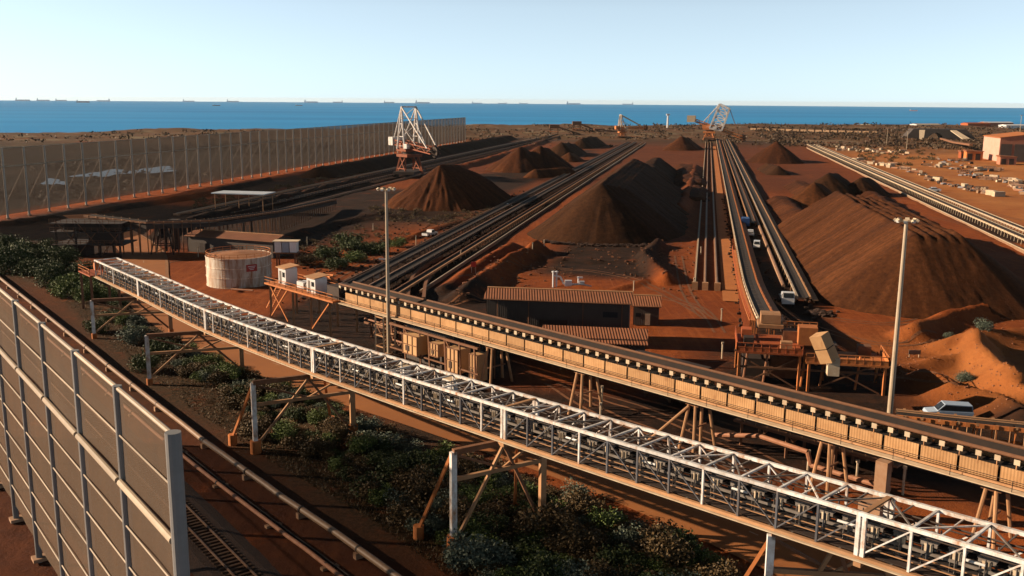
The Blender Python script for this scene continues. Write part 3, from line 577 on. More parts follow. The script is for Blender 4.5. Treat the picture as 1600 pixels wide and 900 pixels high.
# trestles under the gallery
TL = [(GS[1], G(1205,836,10.4), 'nearest steel trestle, at the right edge, under the white gallery'), (0., G(708,706,9.5), 'trestle with pale legs standing in the bushes at the bottom centre'),
      (GS[3], G(395,599,8.3), 'braced trestle second behind the one in the bottom centre bushes'), (GS[4], G(229,525,7.1), 'braced trestle in shade left of centre under the white gallery'), (GS[5], G(143,470,6.5), 'leftmost trestle, half hidden in scrub under the white gallery')]
for s, lt, lab in TL:
    A = Vector((lt.x, lt.y, 0)); c = gal(s, GW+1.0); B = Vector((c.x, c.y, 0)); zt = gal(s).z-.55
    d = (B-A).normalized(); nn = Vector((-d.y, d.x, 0)); za, zb_ = gz(A.x,A.y), gz(B.x,B.y); t = thing('support_trestle', A.lerp(B,.5), lab, 'trestle', 'trestles under the white gallery')
    up = lambda p, z: Vector((p.x, p.y, z))
    for k, p in enumerate((A, B)):
        zf = (za, zb_)[k]; MB().beam(up(p,zf+.9), up(p,zt), .52 if k == 0 else .6, .46, up=nn).build('leg', M['white'] if k == 0 else M['tansteel'], t)
        MB().tube(up(p,zf-.6), up(p,zf+(1.5 if s < GS[3]+1 else .9)), .62 if s < GS[3]+1 else .42, 14).build('footing', M['orangesteel'], t)
    mid = A.lerp(B,.55)
    MB().beam(up(A,zt), up(B,zt), .46, .5).build('top_beam', M['brownsteel'], t)
    MB().beam(up(A,(zt-2.6))+d*.3, up(B,(zt-2.6))-d*.3, .34, .36).build('middle_beam', M['tansteel'], t)
    MB().beam(up(mid,zt-.3), up(A,za+1.2)+d*.4, .26).build('brace', M['tansteel'], t); MB().beam(up(mid,zt-.3), up(B,zb_+1.2)-d*.4, .26).build('brace', M['brownsteel'], t)
    MB().beam(up(A,zt-.4)+d*.3+nn*.2, up(mid,(zt-2.6))+nn*.2, .2).build('brace', M['brownsteel'], t); MB().beam(up(B,zt-.4)-d*.3+nn*.2, up(mid,(zt-2.6))+nn*.2, .2).build('brace', M['tansteel'], t)
    for p, k in () if s > GS[3]+1 else ((A.lerp(B,.0), (-3.4,2.6)), (A.lerp(B,.72), (-.3,4.2))):
        q = p+Vector((k[0],k[1],0)); zq = gz(q.x,q.y); MB().beam(up(q,zq+.9), up(p,zt-.4)+nn*.35, .26).build('raker', M['orangesteel'], t); MB().tube(up(q,zq-.5), up(q,zq+1.3), .5, 12).build('footing', M['orangesteel'], t)
    for off in (0, GW):
        g = gal(s, off); q = A+d*((g-A).dot(d)); MB().box((g.x, g.y, (zt+g.z)/2), (.5,.5,g.z-zt-.05), GAX(s)).build('bearing', M['tansteel'], t)
        MB().beam(up(q,zt+.25), Vector((g.x,g.y,zt+.12)), .4, .3).build('bracket', M['tansteel'], t)
# ------------------------------------------------------------------ tan conveyor with clad side
tA = G(1545,757,6.0); tA.z = 0; tB = G(540,471,6.5); tB.z = 0; td = (tB-tA).normalized(); tn = Vector((td.y,-td.x,0))
if tn.y < 0: tn = -tn
Z3 = Vector((0,0,1)); AX = (td, tn, Z3)
def tc(s, o=0., z=0.): return tA+td*s+tn*o+Vector((0,0,z))
root = thing('clad_conveyor', tc(40,0,6.2), 'tan conveyor with pale side cladding and a row of square idler tags', 'conveyor')
S0, S1 = -26., 106.
for s in np.arange(S0, S1-3, 3.62): MB().box(tc(s+1.72,0,7.32), (3.38,.07,1.45), AX).build('side_panel', M['tansheet'], root)
for s in np.arange(S0, S1-3, 3.62): MB().box(tc(s+1.72,2.9,7.32), (3.38,.07,1.45), AX).build('side_panel', M['tansheet'], root)
for o, z, w, h, mm in ((-.12,6.42,.22,.20,'tansteel'),(-.55,6.18,.9,.10,'cream'),(0.1,5.85,.25,.5,'darksteel'),(2.8,5.85,.25,.5,'darksteel')):
    MB().beam(tc(S0,o,z), tc(S1,o,z), w, h).build('girder' if mm != 'cream' else 'walkway', M[mm], root)
MB().box(tc((S0+S1)/2,1.45,6.7), (S1-S0,2.6,.12), AX).build('deck_plate', M['darksteel'], root)
MB().tube(tc(S0,.05,9.22), tc(S1,.05,9.22), .19, 10).build('edge_tube', M['brownsteel'], root)
MB().tube(tc(S0,2.85,9.22), tc(S1,2.85,9.22), .16, 8).build('edge_tube', M['brownsteel'], root)
MB().ribbon([tc(s,1.45) for s in (S0,S1)], [(-1.15,9.15),(-.5,8.75),(.5,8.75),(1.15,9.15),(1.15,9.08),(.5,8.68),(-.5,8.68),(-1.15,9.08)]).build('belt', M['belt'], root)
MB().ribbon([tc(s,1.45) for s in (S0,S1)], [(-1.1,7.7),(1.1,7.7),(1.1,7.62),(-1.1,7.62)]).build('return_belt', M['belt'], root)
for s in np.arange(S0+.6, S1, 1.66):
    m = MB().box(tc(s,-.03,8.72), (.52,.06,.50), AX); m.build('idler_tag', M['cream'], root)
    m = MB().beam(tc(s,.02,8.0), tc(s,.02,8.5), .11).beam(tc(s,.1,8.55), tc(s,2.8,8.55), .16, .14); m.build('idler_bracket', M['tansteel'], root)
for s in np.arange(S0+2, S1, 5.43):
    m = MB().beam(tc(s,-.95,6.2), tc(s,-.95,7.25), .05); m.build('stanchion', M['darksteel'], root)
MB().beam(tc(S0,-.95,7.25), tc(S1,-.95,7.25), .05).build('handrail', M['darksteel'], root)
for k, (s, lab) in enumerate(((-17.5,'A-frame legs of the tan conveyor beyond the right edge'),(-.2,'pair of splayed legs under the tan conveyor near the right edge'),(16.2,'pair of splayed legs under the tan conveyor, below the light mast'),(33.,'legs with a long raking brace under the middle of the tan conveyor'),(50.7,'pair of slim splayed legs under the tan conveyor right of the brown building'),(68,'leg pair under the tan conveyor left of the brown building'))):
    t = thing('conveyor_leg_frame', tc(s,1.4), lab, 'support', 'leg frames under the tan conveyor')
    for o, oo in ((.2,-.7),(2.7,3.6)):
        for e in (-.55,.55):
            MB().tube(tc(s+e*.8,o,5.6), tc(s+e*1.9,oo,-.2), .19, 8).build('leg', M['tansteel'], t)
    MB().beam(tc(s-.9,.2,5.6), tc(s+.9,.2,5.6), .3).beam(tc(s-.9,2.7,5.6), tc(s+.9,2.7,5.6), .3).beam(tc(s,.2,5.5), tc(s,2.7,5.5), .3).build('head_beam', M['brownsteel'], t)
    MB().beam(tc(s,-.25,2.6), tc(s,3.1,2.6), .16).build('tie', M['brownsteel'], t)
    if k == 3: MB().tube(tc(s+.3,0,5.4), tc(s+5.5,-1.2,-.2), .18, 8).build('raker', M['tansteel'], t)
# drive platform at its left end
t = thing('drive_platform', tc(116,1.4,6.2), 'orange railed drive platform at the left end of the tan conveyor', 'platform')
MB().box(tc(117,1.4,6.35), (23,6.2,.3), AX).build('deck', M['orangesteel'], t)
m = MB()
for s in np.arange(105.8,128.6,1.9):
    for o in (-1.6,4.4): m.beam(tc(s,o,6.5), tc(s,o,7.6), .09)
for o in (-1.6,4.4):
    for z in (7.05,7.6): m.beam(tc(105.6,o,z), tc(128.4,o,z), .09)
m.build('railing', M['orangesteel'], t)
MB().box(tc(107.5,1.4,7.6), (3.6,3.4,2.1), AX).build('drum_housing', M['darksteel'], t)
for s in (107,113,119,127):
    for o in (-1.3,4.1): MB().beam(tc(s,o,6.2), tc(s,o,-.2), .36).build('leg', M['tansteel'], t)
m = MB().beam(tc(121,-1.3,6), tc(127,-1.3,.3), .2).beam(tc(127,-1.3,6), tc(121,-1.3,.3), .2).beam(tc(107,-1.3,6), tc(113,-1.3,.3), .2); m.build('brace', M['orangesteel'], t)
m = MB(); 
for k in range(14): m.box(tc(129+k*.36,2.2,6.2-k*.42), (.34,1.1,.06), AX)
m.beam(tc(128.8,1.6,6.3), tc(134,1.6,.3), .1,.25).beam(tc(128.8,2.8,6.3), tc(134,2.8,.3), .1,.25); m.build('stair', M['orangesteel'], t)
def cabin(p, ax, w, dpt, h, mw, mr, label, name='control_cabin', cat_='cabin', over=.35, door=True, win=True):
    t = thing(name, p, label, cat_)
    X, Y, Z = ax
    MB().box(p+Z*(h/2), (w,dpt,h), ax).build('wall', M[mw], t)
    MB().extr([p-X*(w/2+over)-Y*(dpt/2+over)+Z*(h+.02), p-X*(w/2+over)-Y*(dpt/2+over)+Z*(h+.16), p-X*(w/2+over)+Y*(dpt/2+over)+Z*(h+.5), p-X*(w/2+over)+Y*(dpt/2+over)+Z*(h+.36)], X*(w+2*over)).build('roof', M[mr], t)
    if door: MB().box(p+X*(w*.22)-Y*(dpt/2+.03)+Z*(h*.42), (w*.24,.05,h*.8), ax).build('door', M['greyplate'], t)
    if win: MB().box(p-X*(w*.22)-Y*(dpt/2+.03)+Z*(h*.62), (w*.3,.05,h*.3), ax).build('window', M['glass'], t)
    return t
cabin(tc(124.5,1.,6.5), AX, 2.6, 2.4, 3.0, 'carwhite', 'tansteel', 'small white cabin with tan roof on the left end of the drive platform')
cabin(tc(114,.6,6.5), AX, 2.8, 2.4, 2.7, 'carwhite', 'tansteel', 'white cabin with tan roof in the middle of the drive platform')
t = thing('drive_unit', tc(119,1,6.5), 'white motor and gearbox between the two cabins on the drive platform', 'machine')
MB().box(tc(119,1,7.1), (2.2,1.6,1.2), AX).build('gearbox', M['carwhite'], t); MB().tube(tc(117.2,1,7.2), tc(120.6,1,7.2), .55, 14).build('motor', M['greyplate'], t)
MB().path([tc(118,3,6.6), tc(118,3,8.4), tc(115,3.6,8.9), tc(112,3.4,8.2)], .22).path([tc(119,3.4,6.6), tc(119,3.4,8.7), tc(114,4.1,9.1)], .2).build('duct', M['orangesteel'], t)
# transfer structure standing under the tan conveyor
t = thing('transfer_tower', tc(78,.5), 'tan clad transfer tower with ladder frame under the tan conveyor', 'tower')
for s, o in ((92,-1.),(94.2,-1.),(92,1.2),(94.2,1.2)): MB().beam(tc(s,o,-.2), tc(s,o,6), .26).build('leg', M['cream'], t)
m = MB()
for z in (1.,2.8,4.6,5.8):
    m.beam(tc(92,-1.,z), tc(94.2,-1.,z), .18).beam(tc(92,1.2,z), tc(94.2,1.2,z), .18).beam(tc(92,-1,z), tc(92,1.2,z), .16).beam(tc(94.2,-1,z), tc(94.2,1.2,z), .16)
m.build('ladder_frame', M['tansteel'], t)
for s, o, z, dd in ((84,-.6,3.2,(3.6,2.6,3.0)),(78.6,-.4,3.4,(2.0,2.2,2.0)),(74.5,-.2,2.6,(2.6,2.4,3.6)),(70.5,.2,2.2,(1.6,2.,4.0))): MB().box(tc(s,o,z), dd, AX).build('chute', M['tanplate'], t)
for s, o, z, dd in ((84,-.6,3.2,(3.6,2.6,3.0)),(78.6,-.4,3.4,(2.0,2.2,2.0)),(74.5,-.2,2.6,(2.6,2.4,3.6)),(70.5,.2,2.2,(1.6,2.,4.0))):
    f_ = o-dd[1]/2; m = MB()
    for k in range(4): m.box(tc(s-dd[0]/2+dd[0]*(k+.0)/3, f_-.04, z), (.12,.1,dd[2]+.1), AX)
    m.beam(tc(s-dd[0]/2,f_-.05,z+dd[2]/2), tc(s+dd[0]/2,f_-.05,z+dd[2]/2), .14).beam(tc(s-dd[0]/2,f_-.05,z), tc(s+dd[0]/2,f_-.05,z), .1).beam(tc(s-dd[0]/2,f_-.05,z-dd[2]/2), tc(s+dd[0]/2,f_-.05,z-dd[2]/2), .14); m.build('chute_rib', M['brownsteel'], t)
    MB().box(tc(s+dd[0]*.17, f_-.05, z-dd[2]*.2), (dd[0]*.24,.06,dd[2]*.28), AX).build('hatch', M['darksteel'], t)
m = MB()
for s in (86,82.2,80,76.2,72.8,69.5): m.beam(tc(s,-1.2,-.2), tc(s+.3,-1.2,5.6), .22).beam(tc(s,2.4,-.2), tc(s,2.4,5.6), .22)
m.beam(tc(69,-1.2,5.4), tc(90,-1.2,5.4), .3).beam(tc(69,-1.2,1.6), tc(90,-1.2,1.6), .2).beam(tc(82,-1.3,1.6), tc(86,-1.3,5.2), .16).beam(tc(72.8,-1.3,1.6), tc(76,-1.3,5.2), .16); m.build('frame', M['brownsteel'], t)
MB().box(tc(84,1.5,2.4), (10,2.4,4.8), AX).build('wall', M['wall'], t)
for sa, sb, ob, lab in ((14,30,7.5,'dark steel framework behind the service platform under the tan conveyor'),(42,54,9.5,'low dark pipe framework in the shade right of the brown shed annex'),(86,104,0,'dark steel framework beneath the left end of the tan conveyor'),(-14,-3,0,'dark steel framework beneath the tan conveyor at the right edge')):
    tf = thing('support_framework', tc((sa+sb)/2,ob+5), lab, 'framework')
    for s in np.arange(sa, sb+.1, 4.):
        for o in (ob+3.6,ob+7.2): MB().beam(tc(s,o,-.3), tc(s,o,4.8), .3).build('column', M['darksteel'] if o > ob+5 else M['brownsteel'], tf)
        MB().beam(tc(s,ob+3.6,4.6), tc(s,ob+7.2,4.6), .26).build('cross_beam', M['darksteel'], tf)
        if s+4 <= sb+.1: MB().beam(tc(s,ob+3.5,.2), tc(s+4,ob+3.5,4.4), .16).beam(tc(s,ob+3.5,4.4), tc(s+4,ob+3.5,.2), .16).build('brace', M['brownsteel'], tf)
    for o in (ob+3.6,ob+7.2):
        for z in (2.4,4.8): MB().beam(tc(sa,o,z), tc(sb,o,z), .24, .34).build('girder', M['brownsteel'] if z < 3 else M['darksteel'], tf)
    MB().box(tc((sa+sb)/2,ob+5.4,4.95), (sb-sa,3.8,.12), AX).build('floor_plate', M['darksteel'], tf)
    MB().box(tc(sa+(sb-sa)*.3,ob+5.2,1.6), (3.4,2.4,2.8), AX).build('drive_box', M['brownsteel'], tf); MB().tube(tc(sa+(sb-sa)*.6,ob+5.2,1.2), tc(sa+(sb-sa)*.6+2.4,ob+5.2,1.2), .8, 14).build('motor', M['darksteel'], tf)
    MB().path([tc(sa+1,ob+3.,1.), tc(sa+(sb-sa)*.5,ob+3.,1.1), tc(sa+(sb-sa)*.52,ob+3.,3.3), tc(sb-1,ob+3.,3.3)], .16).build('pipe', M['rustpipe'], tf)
for s, o, lab in ((79.5,-6.5,'white cubicle on the ground beside the transfer tower'),(70,-5.5,'white cubicle at the right foot of the transfer tower')):
    tb = thing('switch_cubicle', tc(s,o), lab, 'cabinet'); MB().box(tc(s,o,.85), (1.9,1.3,1.5), AX).build('body', M['carwhite'], tb); MB().box(tc(s,o,1.66), (2.1,1.5,.1), AX).build('lid', M['cream'], tb); MB().box(tc(s,o,.05), (2.1,1.5,.14), AX).build('plinth', M['concrete'], tb); MB().box(tc(s+.4,o-.67,.85), (.7,.03,1.2), AX).build('door', M['greyplate'], tb)
# ------------------------------------------------------------------ yard conveyors
def yconv(name, label, v, u0, u1, z0, w, mstr, mleg, du=3.2, rail=None, z1=None, ramp=None, hr=True, pts=None, cols=None):
    """ground conveyor along the yard; ramp=(length,height) at its near end; pts overrides the centre line"""
    P = pts or [Y3(u, v, z0 + (ramp[1]*max(0, 1-(u-u0)/ramp[0])**1.5 if ramp else 0)) for u in np.concatenate([np.arange(u0, u0+60, 6), np.arange(u0+60, u1, 30), [u1]])]
    root = thing(name, Vector((P[0].x, P[0].y, 0)), label, 'conveyor')
    MB().ribbon(P, [(-w*.5,.30),(-w*.2,.06),(w*.2,.06),(w*.5,.30),(w*.5,.22),(w*.2,-.02),(-w*.2,-.02),(-w*.5,.22)]).build('belt', M['belt'], root)
    for k in (-1, 1): MB().ribbon(P, [(k*w*.62-.16,.36),(k*w*.62+.16,.36),(k*w*.62+.16,-.12),(k*w*.62-.16,-.12)]).build('stringer', M[mstr if k < 0 else mleg], root)
    if rail: MB().ribbon(P, [(w*.62+.5,-.3),(w*.62+1.6,-.3),(w*.62+1.6,-.38),(w*.62+.5,-.38)]).build('walkway', M[rail], root)
    # legs and idlers by arc length
    legs, idl, pos = [], [], []; acc = 0
    for a, b in zip(P[:-1], P[1:]):
        L = (b-a).length; dd = (b-a).normalized(); sd = Vector((dd.y,-dd.x,0)).normalized(); k = max(1, int(L/du))
        for i in range(k):
            p = a.lerp(b, (i+.5)/k); pos.append(p)
            m = MB()
            for s in (-1,1): q = p+sd*s*w*.6; m.beam(q-Z3*.1, (q.x+sd.x*s*.15, q.y+sd.y*s*.15, -.3), .16)
            m.beam(p-sd*w*.62-Z3*.3, p+sd*w*.62-Z3*.3, .14)
            legs.append(m); idl.append(MB().beam(p-sd*w*.6+Z3*.0, p+sd*w*.6+Z3*.0, .14, .12).box(p+sd*-w*.72+Z3*.3, (.3,.06,.34), (dd,sd,Z3)).box(p+sd*w*.72+Z3*.3, (.3,.06,.34), (dd,sd,Z3)))
    repeat(root, 'leg', M[mleg], legs, pos, 60); repeat(root, 'idler', M['tansteel'], idl, pos, 60)
    return root
yconv('yard_conveyor', 'central elevated yard conveyor with cream edge leading to the far stacker', 10.4, 150, 1040, 1.6, 2.2, 'cream', 'orangesteel', ramp=(75,5.2), rail='orangesteel')
yconv('yard_conveyor', 'tan edged yard conveyor right of the central one, beside the biggest pile', 20.4, 196, 1040, 1.5, 2.0, 'tubetan', 'tansteel', rail='tansteel')
yconv('yard_conveyor', 'thin middle conveyor between the two central yard conveyors', 15.8, 320, 1000, 1.1, 1.6, 'tansteel', 'brownsteel')
yconv('yard_conveyor', 'long black conveyor running from the left mast to the far reclaimer', -72.5, 178, 930, 1.3, 2.0, 'darksteel', 'darksteel')
yconv('yard_conveyor', 'second long black conveyor, right of the first from the left mast', -67.0, 172, 930, 1.3, 2.0, 'rail', 'darksteel')
yconv('yard_conveyor', 'brown edged conveyor, rightmost of the long diagonal group', -61.0, 182, 930, 1.0, 1.4, 'brownsteel', 'tansteel')
yconv('yard_conveyor', 'pale edged conveyor along the right side of the yard', 91.6, 150, 930, 1.7, 2.0, 'cream', 'cream', rail='cream')
yconv('yard_conveyor', 'second pale conveyor along the right side, beside the storage yard', 97.5, 150, 930, 1.7, 1.8, 'tubetan', 'cream')
yconv('yard_conveyor', 'far left black yard conveyor in front of the dust barrier', -169, 296, 1150, 1.6, 2.2, 'tansteel', 'darksteel')
yconv('yard_conveyor', 'dark conveyor under the white stacker at the left', -159, 300, 1100, 1.2, 1.8, 'rail', 'darksteel')
def rails(label, v, u0, u1, m='rail', name='machine_rail', w=.35, h=.35, z=.2):
    t = thing(name, Y3(u0, v), label, 'rail')
    P = [Y3(u, v, z) for u in np.arange(u0, u1+1, 20)]
    MB().ribbon(P, [(-w,h),(w,h),(w,-.4),(-w,-.4)]).build('rail_beam', M['concrete'], t); MB().ribbon(P, [(-.12,h+.22),(.12,h+.22),(.12,h),(-.12,h)]).build('rail', M[m], t)
    return t
for v, lab in ((-1.2,'leftmost machine rail in the central track strip'),(1.0,'second machine rail in the central track strip'),(3.6,'third machine rail, right edge of the central track strip')):
    t = rails(lab, v, 208, 1000, 'cream' if v < 0 else 'rail'); MB().box(Y3(207.6, v, .8), (1.3,.9,1.8), (V2,U2,Z3)).build('buffer_stop', M['tansteel'], t)
rails('machine rail on the left of the tan edged conveyor', 17.9, 215, 1000, 'rail'); rails('machine rail beside the foot of the biggest pile', 23.2, 200, 1000, 'rail')
rails('machine rail left of the long black conveyors', -76.5, 190, 930, 'rail'); rails('machine rail right of the long black conveyors', -57.5, 190, 930, 'tubetan')
rails('machine rail inside the right side conveyors', 86.5, 170, 900, 'tubetan'); rails('machine rail in front of the white stacker', -150, 300, 1000, 'rail')
rails('low pale kerb beam beside the far left conveyor', -178, 300, 1100, 'tubetan', w=1.2, h=.5)
# retaining wall bends at the near end of the diagonal conveyors
for k, (pts, h, lab) in enumerate((([(690,404),(655,425),(640,450),(638,480)],1.0,'curved dirt-stained retaining wall left of the diagonal conveyors end'),([(735,392),(690,418),(668,440),(662,472)],1.0,'curved retaining wall right of the diagonal conveyors end'))):
    P = cat([G(*p) for p in pts], 6); o = MB().ribbon([p+Z3*0 for p in P], [(-.35,h),(.35,h),(.35,-.5),(-.35,-.5)]).build('retaining_wall', M['brownsteel']); tag(o, lab, 'wall')
# third conveyor, right edge
P = [G(1340,628,3.2), G(1440,655,3.0), Vector((66,99,3.0)), Vector((92,90,3.0))]
P = [G(1400,648,3.4), G(1480,657,3.4), G(1600,669,3.4), G(1720,681,3.4)]
t3 = yconv('cross_conveyor', 'short orange framed conveyor behind the tan conveyor at the right edge', 0,0,0,0, 2.0, 'tansteel', 'orangesteel', du=1.7, pts=P)
MB().ribbon([p-Z3*2.3 for p in P], [(-1.7,.2),(-1.35,.2),(-1.35,-.2),(-1.7,-.2)]).build('side_beam', M['orangesteel'], t3)
MB().ribbon([p-Z3*2.3 for p in P], [(1.7,.2),(1.35,.2),(1.35,-.2),(1.7,-.2)]).build('side_beam', M['orangesteel'], t3)
for a_, b_ in zip(P[:-1], P[1:]):
    dd = (b_-a_).normalized(); sd = Vector((dd.y,-dd.x,0)); sd = sd if sd.y < 0 else -sd
    for x_ in np.arange(.5, (b_-a_).length, 1.5):
        q_ = a_+dd*x_+sd*1.5; MB().box(q_+Z3*.2, (.5,.06,.5), (dd,sd,Z3)).build('idler_tag', M['orangesteel'], t3); MB().beam(q_-Z3*.1, q_-Z3*2.3, .1).build('post', M['tansteel'], t3)
MB().ribbon([p+Z3*.9 for p in P], [(1.35,.04),(1.45,.04),(1.45,-.04),(1.35,-.04)]).build('handrail', M['tansteel'], t3)
# ------------------------------------------------------------------ head station of the central conveyor
YX = (V2, U2, Z3)
t = thing('head_station', Y3(140,12), 'red and orange railed head station where the central conveyor ends', 'platform')
def ys(u, v, z=0.): return Y3(u, v, z)
for (u, v, z, du_, dv_, mm) in ((141,10,5.2,11,9,'redsteel'),(139,20.5,4.2,7,11,'orangesteel'),(146,13.5,2.6,9,10,'brownsteel')):
    MB().box(ys(u,v,z), (dv_,du_,.3), YX).build('deck', M[mm], t)
    for a in (-.46,.46):
        for b in (-.46,.46): MB().beam(ys(u+a*du_,v+b*dv_,z), ys(u+a*du_,v+b*dv_,-.3), .34).build('leg', M['orangesteel'], t)
def railing(u0, v0, u1, v1, z, mm, infill=True):
    m = MB(); L = math.hypot(u1-u0, v1-v0); n = max(2, int(L/1.1))
    for i in range(n+1): k = i/n; m.beam(ys(u0+(u1-u0)*k, v0+(v1-v0)*k, z), ys(u0+(u1-u0)*k, v0+(v1-v0)*k, z+1.25), .12)
    for h in (.65,1.25): m.beam(ys(u0,v0,z+h), ys(u1,v1,z+h), .11)
    if infill: m.beam(ys(u0,v0,z+.3), ys(u1,v1,z+.3), .06, .6)
    m.build('railing', M[mm], t)
railing(135.6,5.5,135.6,14.5,5.3,'redsteel'); railing(135.6,5.5,146,5.5,5.3,'redsteel'); railing(135.6,15,135.6,26,4.3,'orangesteel'); railing(135.6,26,142.5,26,4.3,'orangesteel'); railing(151,9,151,18,5.3,'orangesteel', False)
MB().tube(ys(147,8.6,6.9), ys(147,12.2,6.9), .75, 16).build('head_drum', M['darksteel'], t)
MB().box(ys(144,10.4,7.6), (3.6,4,.5), YX).box(ys(144,10.4,8.6), (2.8,3,1.3), YX).build('drum_cover', M['tansteel'], t)
MB().box(ys(141,15.5,6.9), (2.6,2.4,2.6), YX).build('drive_house', M['orangesteel'], t)
MB().box(ys(143,7,6.2), (1.4,2.0,1.6), YX).build('gearbox', M['redsteel'], t)
for u_, v_, z_, d_, mm in ((139,7.2,6.0,(1.6,1.4,1.4),'darksteel'),(143,13.2,6.2,(2.2,2.,1.8),'brownsteel'),(138,12.4,5.9,(1.2,1.6,1.2),'tansteel'),(140,18.5,5.2,(2.4,2.,1.8),'darksteel'),(141.5,23.5,5.0,(1.6,1.8,1.4),'brownsteel'),(140,8,2.4,(4,3,2.6),'darksteel'),(141,12.5,2.2,(3,4,3.2),'brownsteel'),(140,20,2.0,(5,3,2.4),'darksteel'),(146,16,4.2,(3,5,2.6),'brownsteel')): MB().box(ys(u_,v_,z_), (d_[1],d_[0],d_[2]), YX).build('machinery_box', M[mm], t)
for v_ in (6.6,9.4,14.6,17.2,22.): MB().tube(ys(137.2,v_,.2), ys(137.6,v_+.5,5.0), .16, 6).build('pipe', M['orangesteel' if v_ > 12 else 'rustpipe'], t)
m = MB()
for a, b in (((136,6),(136,14)),((136,16),(136,25)),((142,25.5),(136,25.5))):
    m.beam(ys(*a,.2), ys(*b,4.6), .2).beam(ys(*b,.2), ys(*a,4.6), .2)
m.beam(ys(136,5.5,3), ys(136,26,3), .28).beam(ys(145,5.5,3), ys(145,26,3), .28); m.build('brace', M['brownsteel'], t)
ax = (V2, (U2*.8+Z3*.6).normalized(), (Z3*.8-U2*.6).normalized())
hx = (( V2*.92-Z3*.38).normalized(), U2, (Z3*.92+V2*.38).normalized())
hb = G(1303,575,5.2)
t = thing('hopper_chute', Vector((hb.x,hb.y,4.4)), 'tilted tan box chute standing on the orange head station', 'chute')
hz = (Z3*.9 - V2*.42).normalized(); hxx = (V2*.9+Z3*.42).normalized()
hq = (hxx*.72+U2*.69).normalized(); hr_ = (U2*.72-hxx*.69).normalized()
for k, z in enumerate((2.3,4.35)): MB().box(hb+hz*z-Z3*.3, (1.6,2.1,1.9), (hq, hr_, hz)).build('chute_box', M['hopper'], t)
MB().box(hb+hz*.3, (1.5,1.6,2.4), (V2,U2,Z3)).build('spout', M['cream'], t)
MB().box(hb+hz*3.32-Z3*.3, (1.45,1.95,.2), (hq, hr_, hz)).build('flange', M['darksteel'], t)
t = thing('conveyor_railing', Y3(160,7.6), 'orange walkway railing along the left of the central conveyor', 'railing')
m = MB(); m2 = MB()
for u in np.arange(152, 260, 2.2): zz_ = 1.2+5.2*max(0, 1-(u-150)/75)**1.5; m.beam(Y3(u,7.9,-.2), Y3(u,7.9,zz_+1.1), .11)
P_ = [Y3(u,7.9,1.2+5.2*max(0, 1-(u-150)/75)**1.5) for u in np.arange(152, 261, 6)]
for h_ in (.55,1.1): m.path([p+Z3*h_ for p in P_], .06, 5)
m.build('railing', M['redsteel'], t); MB().ribbon(P_, [(-.1,0),(.9,0),(.9,-.12),(-.1,-.12)]).build('walkway', M['orangesteel'], t)
t = thing('service_platform', tc(22,9), 'low brown steel service platform with pipes beyond the tan conveyor legs', 'platform')
for s_ in (12,18,24,30):
    for o_ in (6,10): MB().beam(tc(s_,o_,-.3), tc(s_,o_,3.2), .28).build('leg', M['brownsteel'], t)
MB().box(tc(21,8,2.9), (20,4.6,.25), AX).build('deck', M['brownsteel'], t)
m = MB()
for s_ in np.arange(11.5,31,1.5): m.beam(tc(s_,5.8,3), tc(s_,5.8,4.1), .08)
m.beam(tc(11.5,5.8,4.1), tc(31,5.8,4.1), .09).beam(tc(11.5,5.8,3.6), tc(31,5.8,3.6), .07); m.build('railing', M['tansteel'], t)
MB().path([tc(11,4.5,.8), tc(20,4.5,.8), tc(20.5,4.5,2.2), tc(27,5,2.2), tc(33,5,.7)], .28).build('pipe', M['rustpipe'], t); MB().box(tc(26,8.2,3.9), (3,2,1.8), AX).build('motor_box', M['orangesteel'], t); MB().box(tc(15,8.2,3.7), (2,2,1.4), AX).build('valve_box', M['tansteel'], t)
t = thing('concrete_pedestal', tc(9.5,-2.2), 'tan concrete pedestal with column under the tan conveyor near the right mast', 'pedestal'); MB().box(tc(9.5,-2.2,.9), (2.2,2.,2.2), AX).build('block', M['concrete'], t); MB().box(tc(9.3,-1.2,3.2), (1.2,1.0,5.4), AX).build('column', M['concrete'], t)
# machinery clutter in the central lane and under the tan conveyor
def rocks(name, n, fn, smin, smax, m, label, seed):
    r = random.Random(seed); b = MB()
    for _ in range(n):
        p = fn(r); s = r.uniform(smin, smax)**1.
        if p is None: continue
        vs = [Vector((r.uniform(-1,1), r.uniform(-1,1), r.uniform(-.4,.8))).normalized()*s*r.uniform(.6,1.1) for _ in range(8)]
        pp = [p+Vector((sx*s*r.uniform(.5,1), sy*s*r.uniform(.5,1), (sz*.8+.4)*s*r.uniform(.5,1))) for sz in (-1,1) for sy in (-1,1) for sx in (-1,1)]
        b.add(pp, [(0,2,3,1),(4,5,7,6),(0,1,5,4),(2,6,7,3),(0,4,6,2),(1,3,7,5)])
    return tag(b.build(name, m, recalc=False), label, 'rocks', kind='stuff')
def inpoly(r, poly):
    xs = [p[0] for p in poly]; ys_ = [p[1] for p in poly]
    for _ in range(4000):
        x, y = r.uniform(min(xs), max(xs)), r.uniform(min(ys_), max(ys_)); c = False; j = len(poly)-1
        for i in range(len(poly)):
            if (poly[i][1] > y) != (poly[j][1] > y) and x < (poly[j][0]-poly[i][0])*(y-poly[i][1])/(poly[j][1]-poly[i][1])+poly[i][0]: c = not c
            j = i
        if c: return x, y
M['rock'] = mat('red rock', (.30,.12,.055), (.16,.07,.035), 1.5, .95)
M['rockdark'] = mat('dark ore lump', (.07,.035,.022), (.045,.024,.016), 1.5, .95)
def ongrid(r, poly):
    q = inpoly(r, poly); 
    if q is None: return None
    p = G(*q); p.z = gz(p.x, p.y)-.05; return p
POLY_R = [(1380,520),(1600,490),(1600,670),(1500,640),(1400,600)]
rocks('loose_rocks', 500, lambda r: ongrid(r, POLY_R), .05, .17, M['rock'], 'loose red stones scattered over the dirt mounds at right', 1)
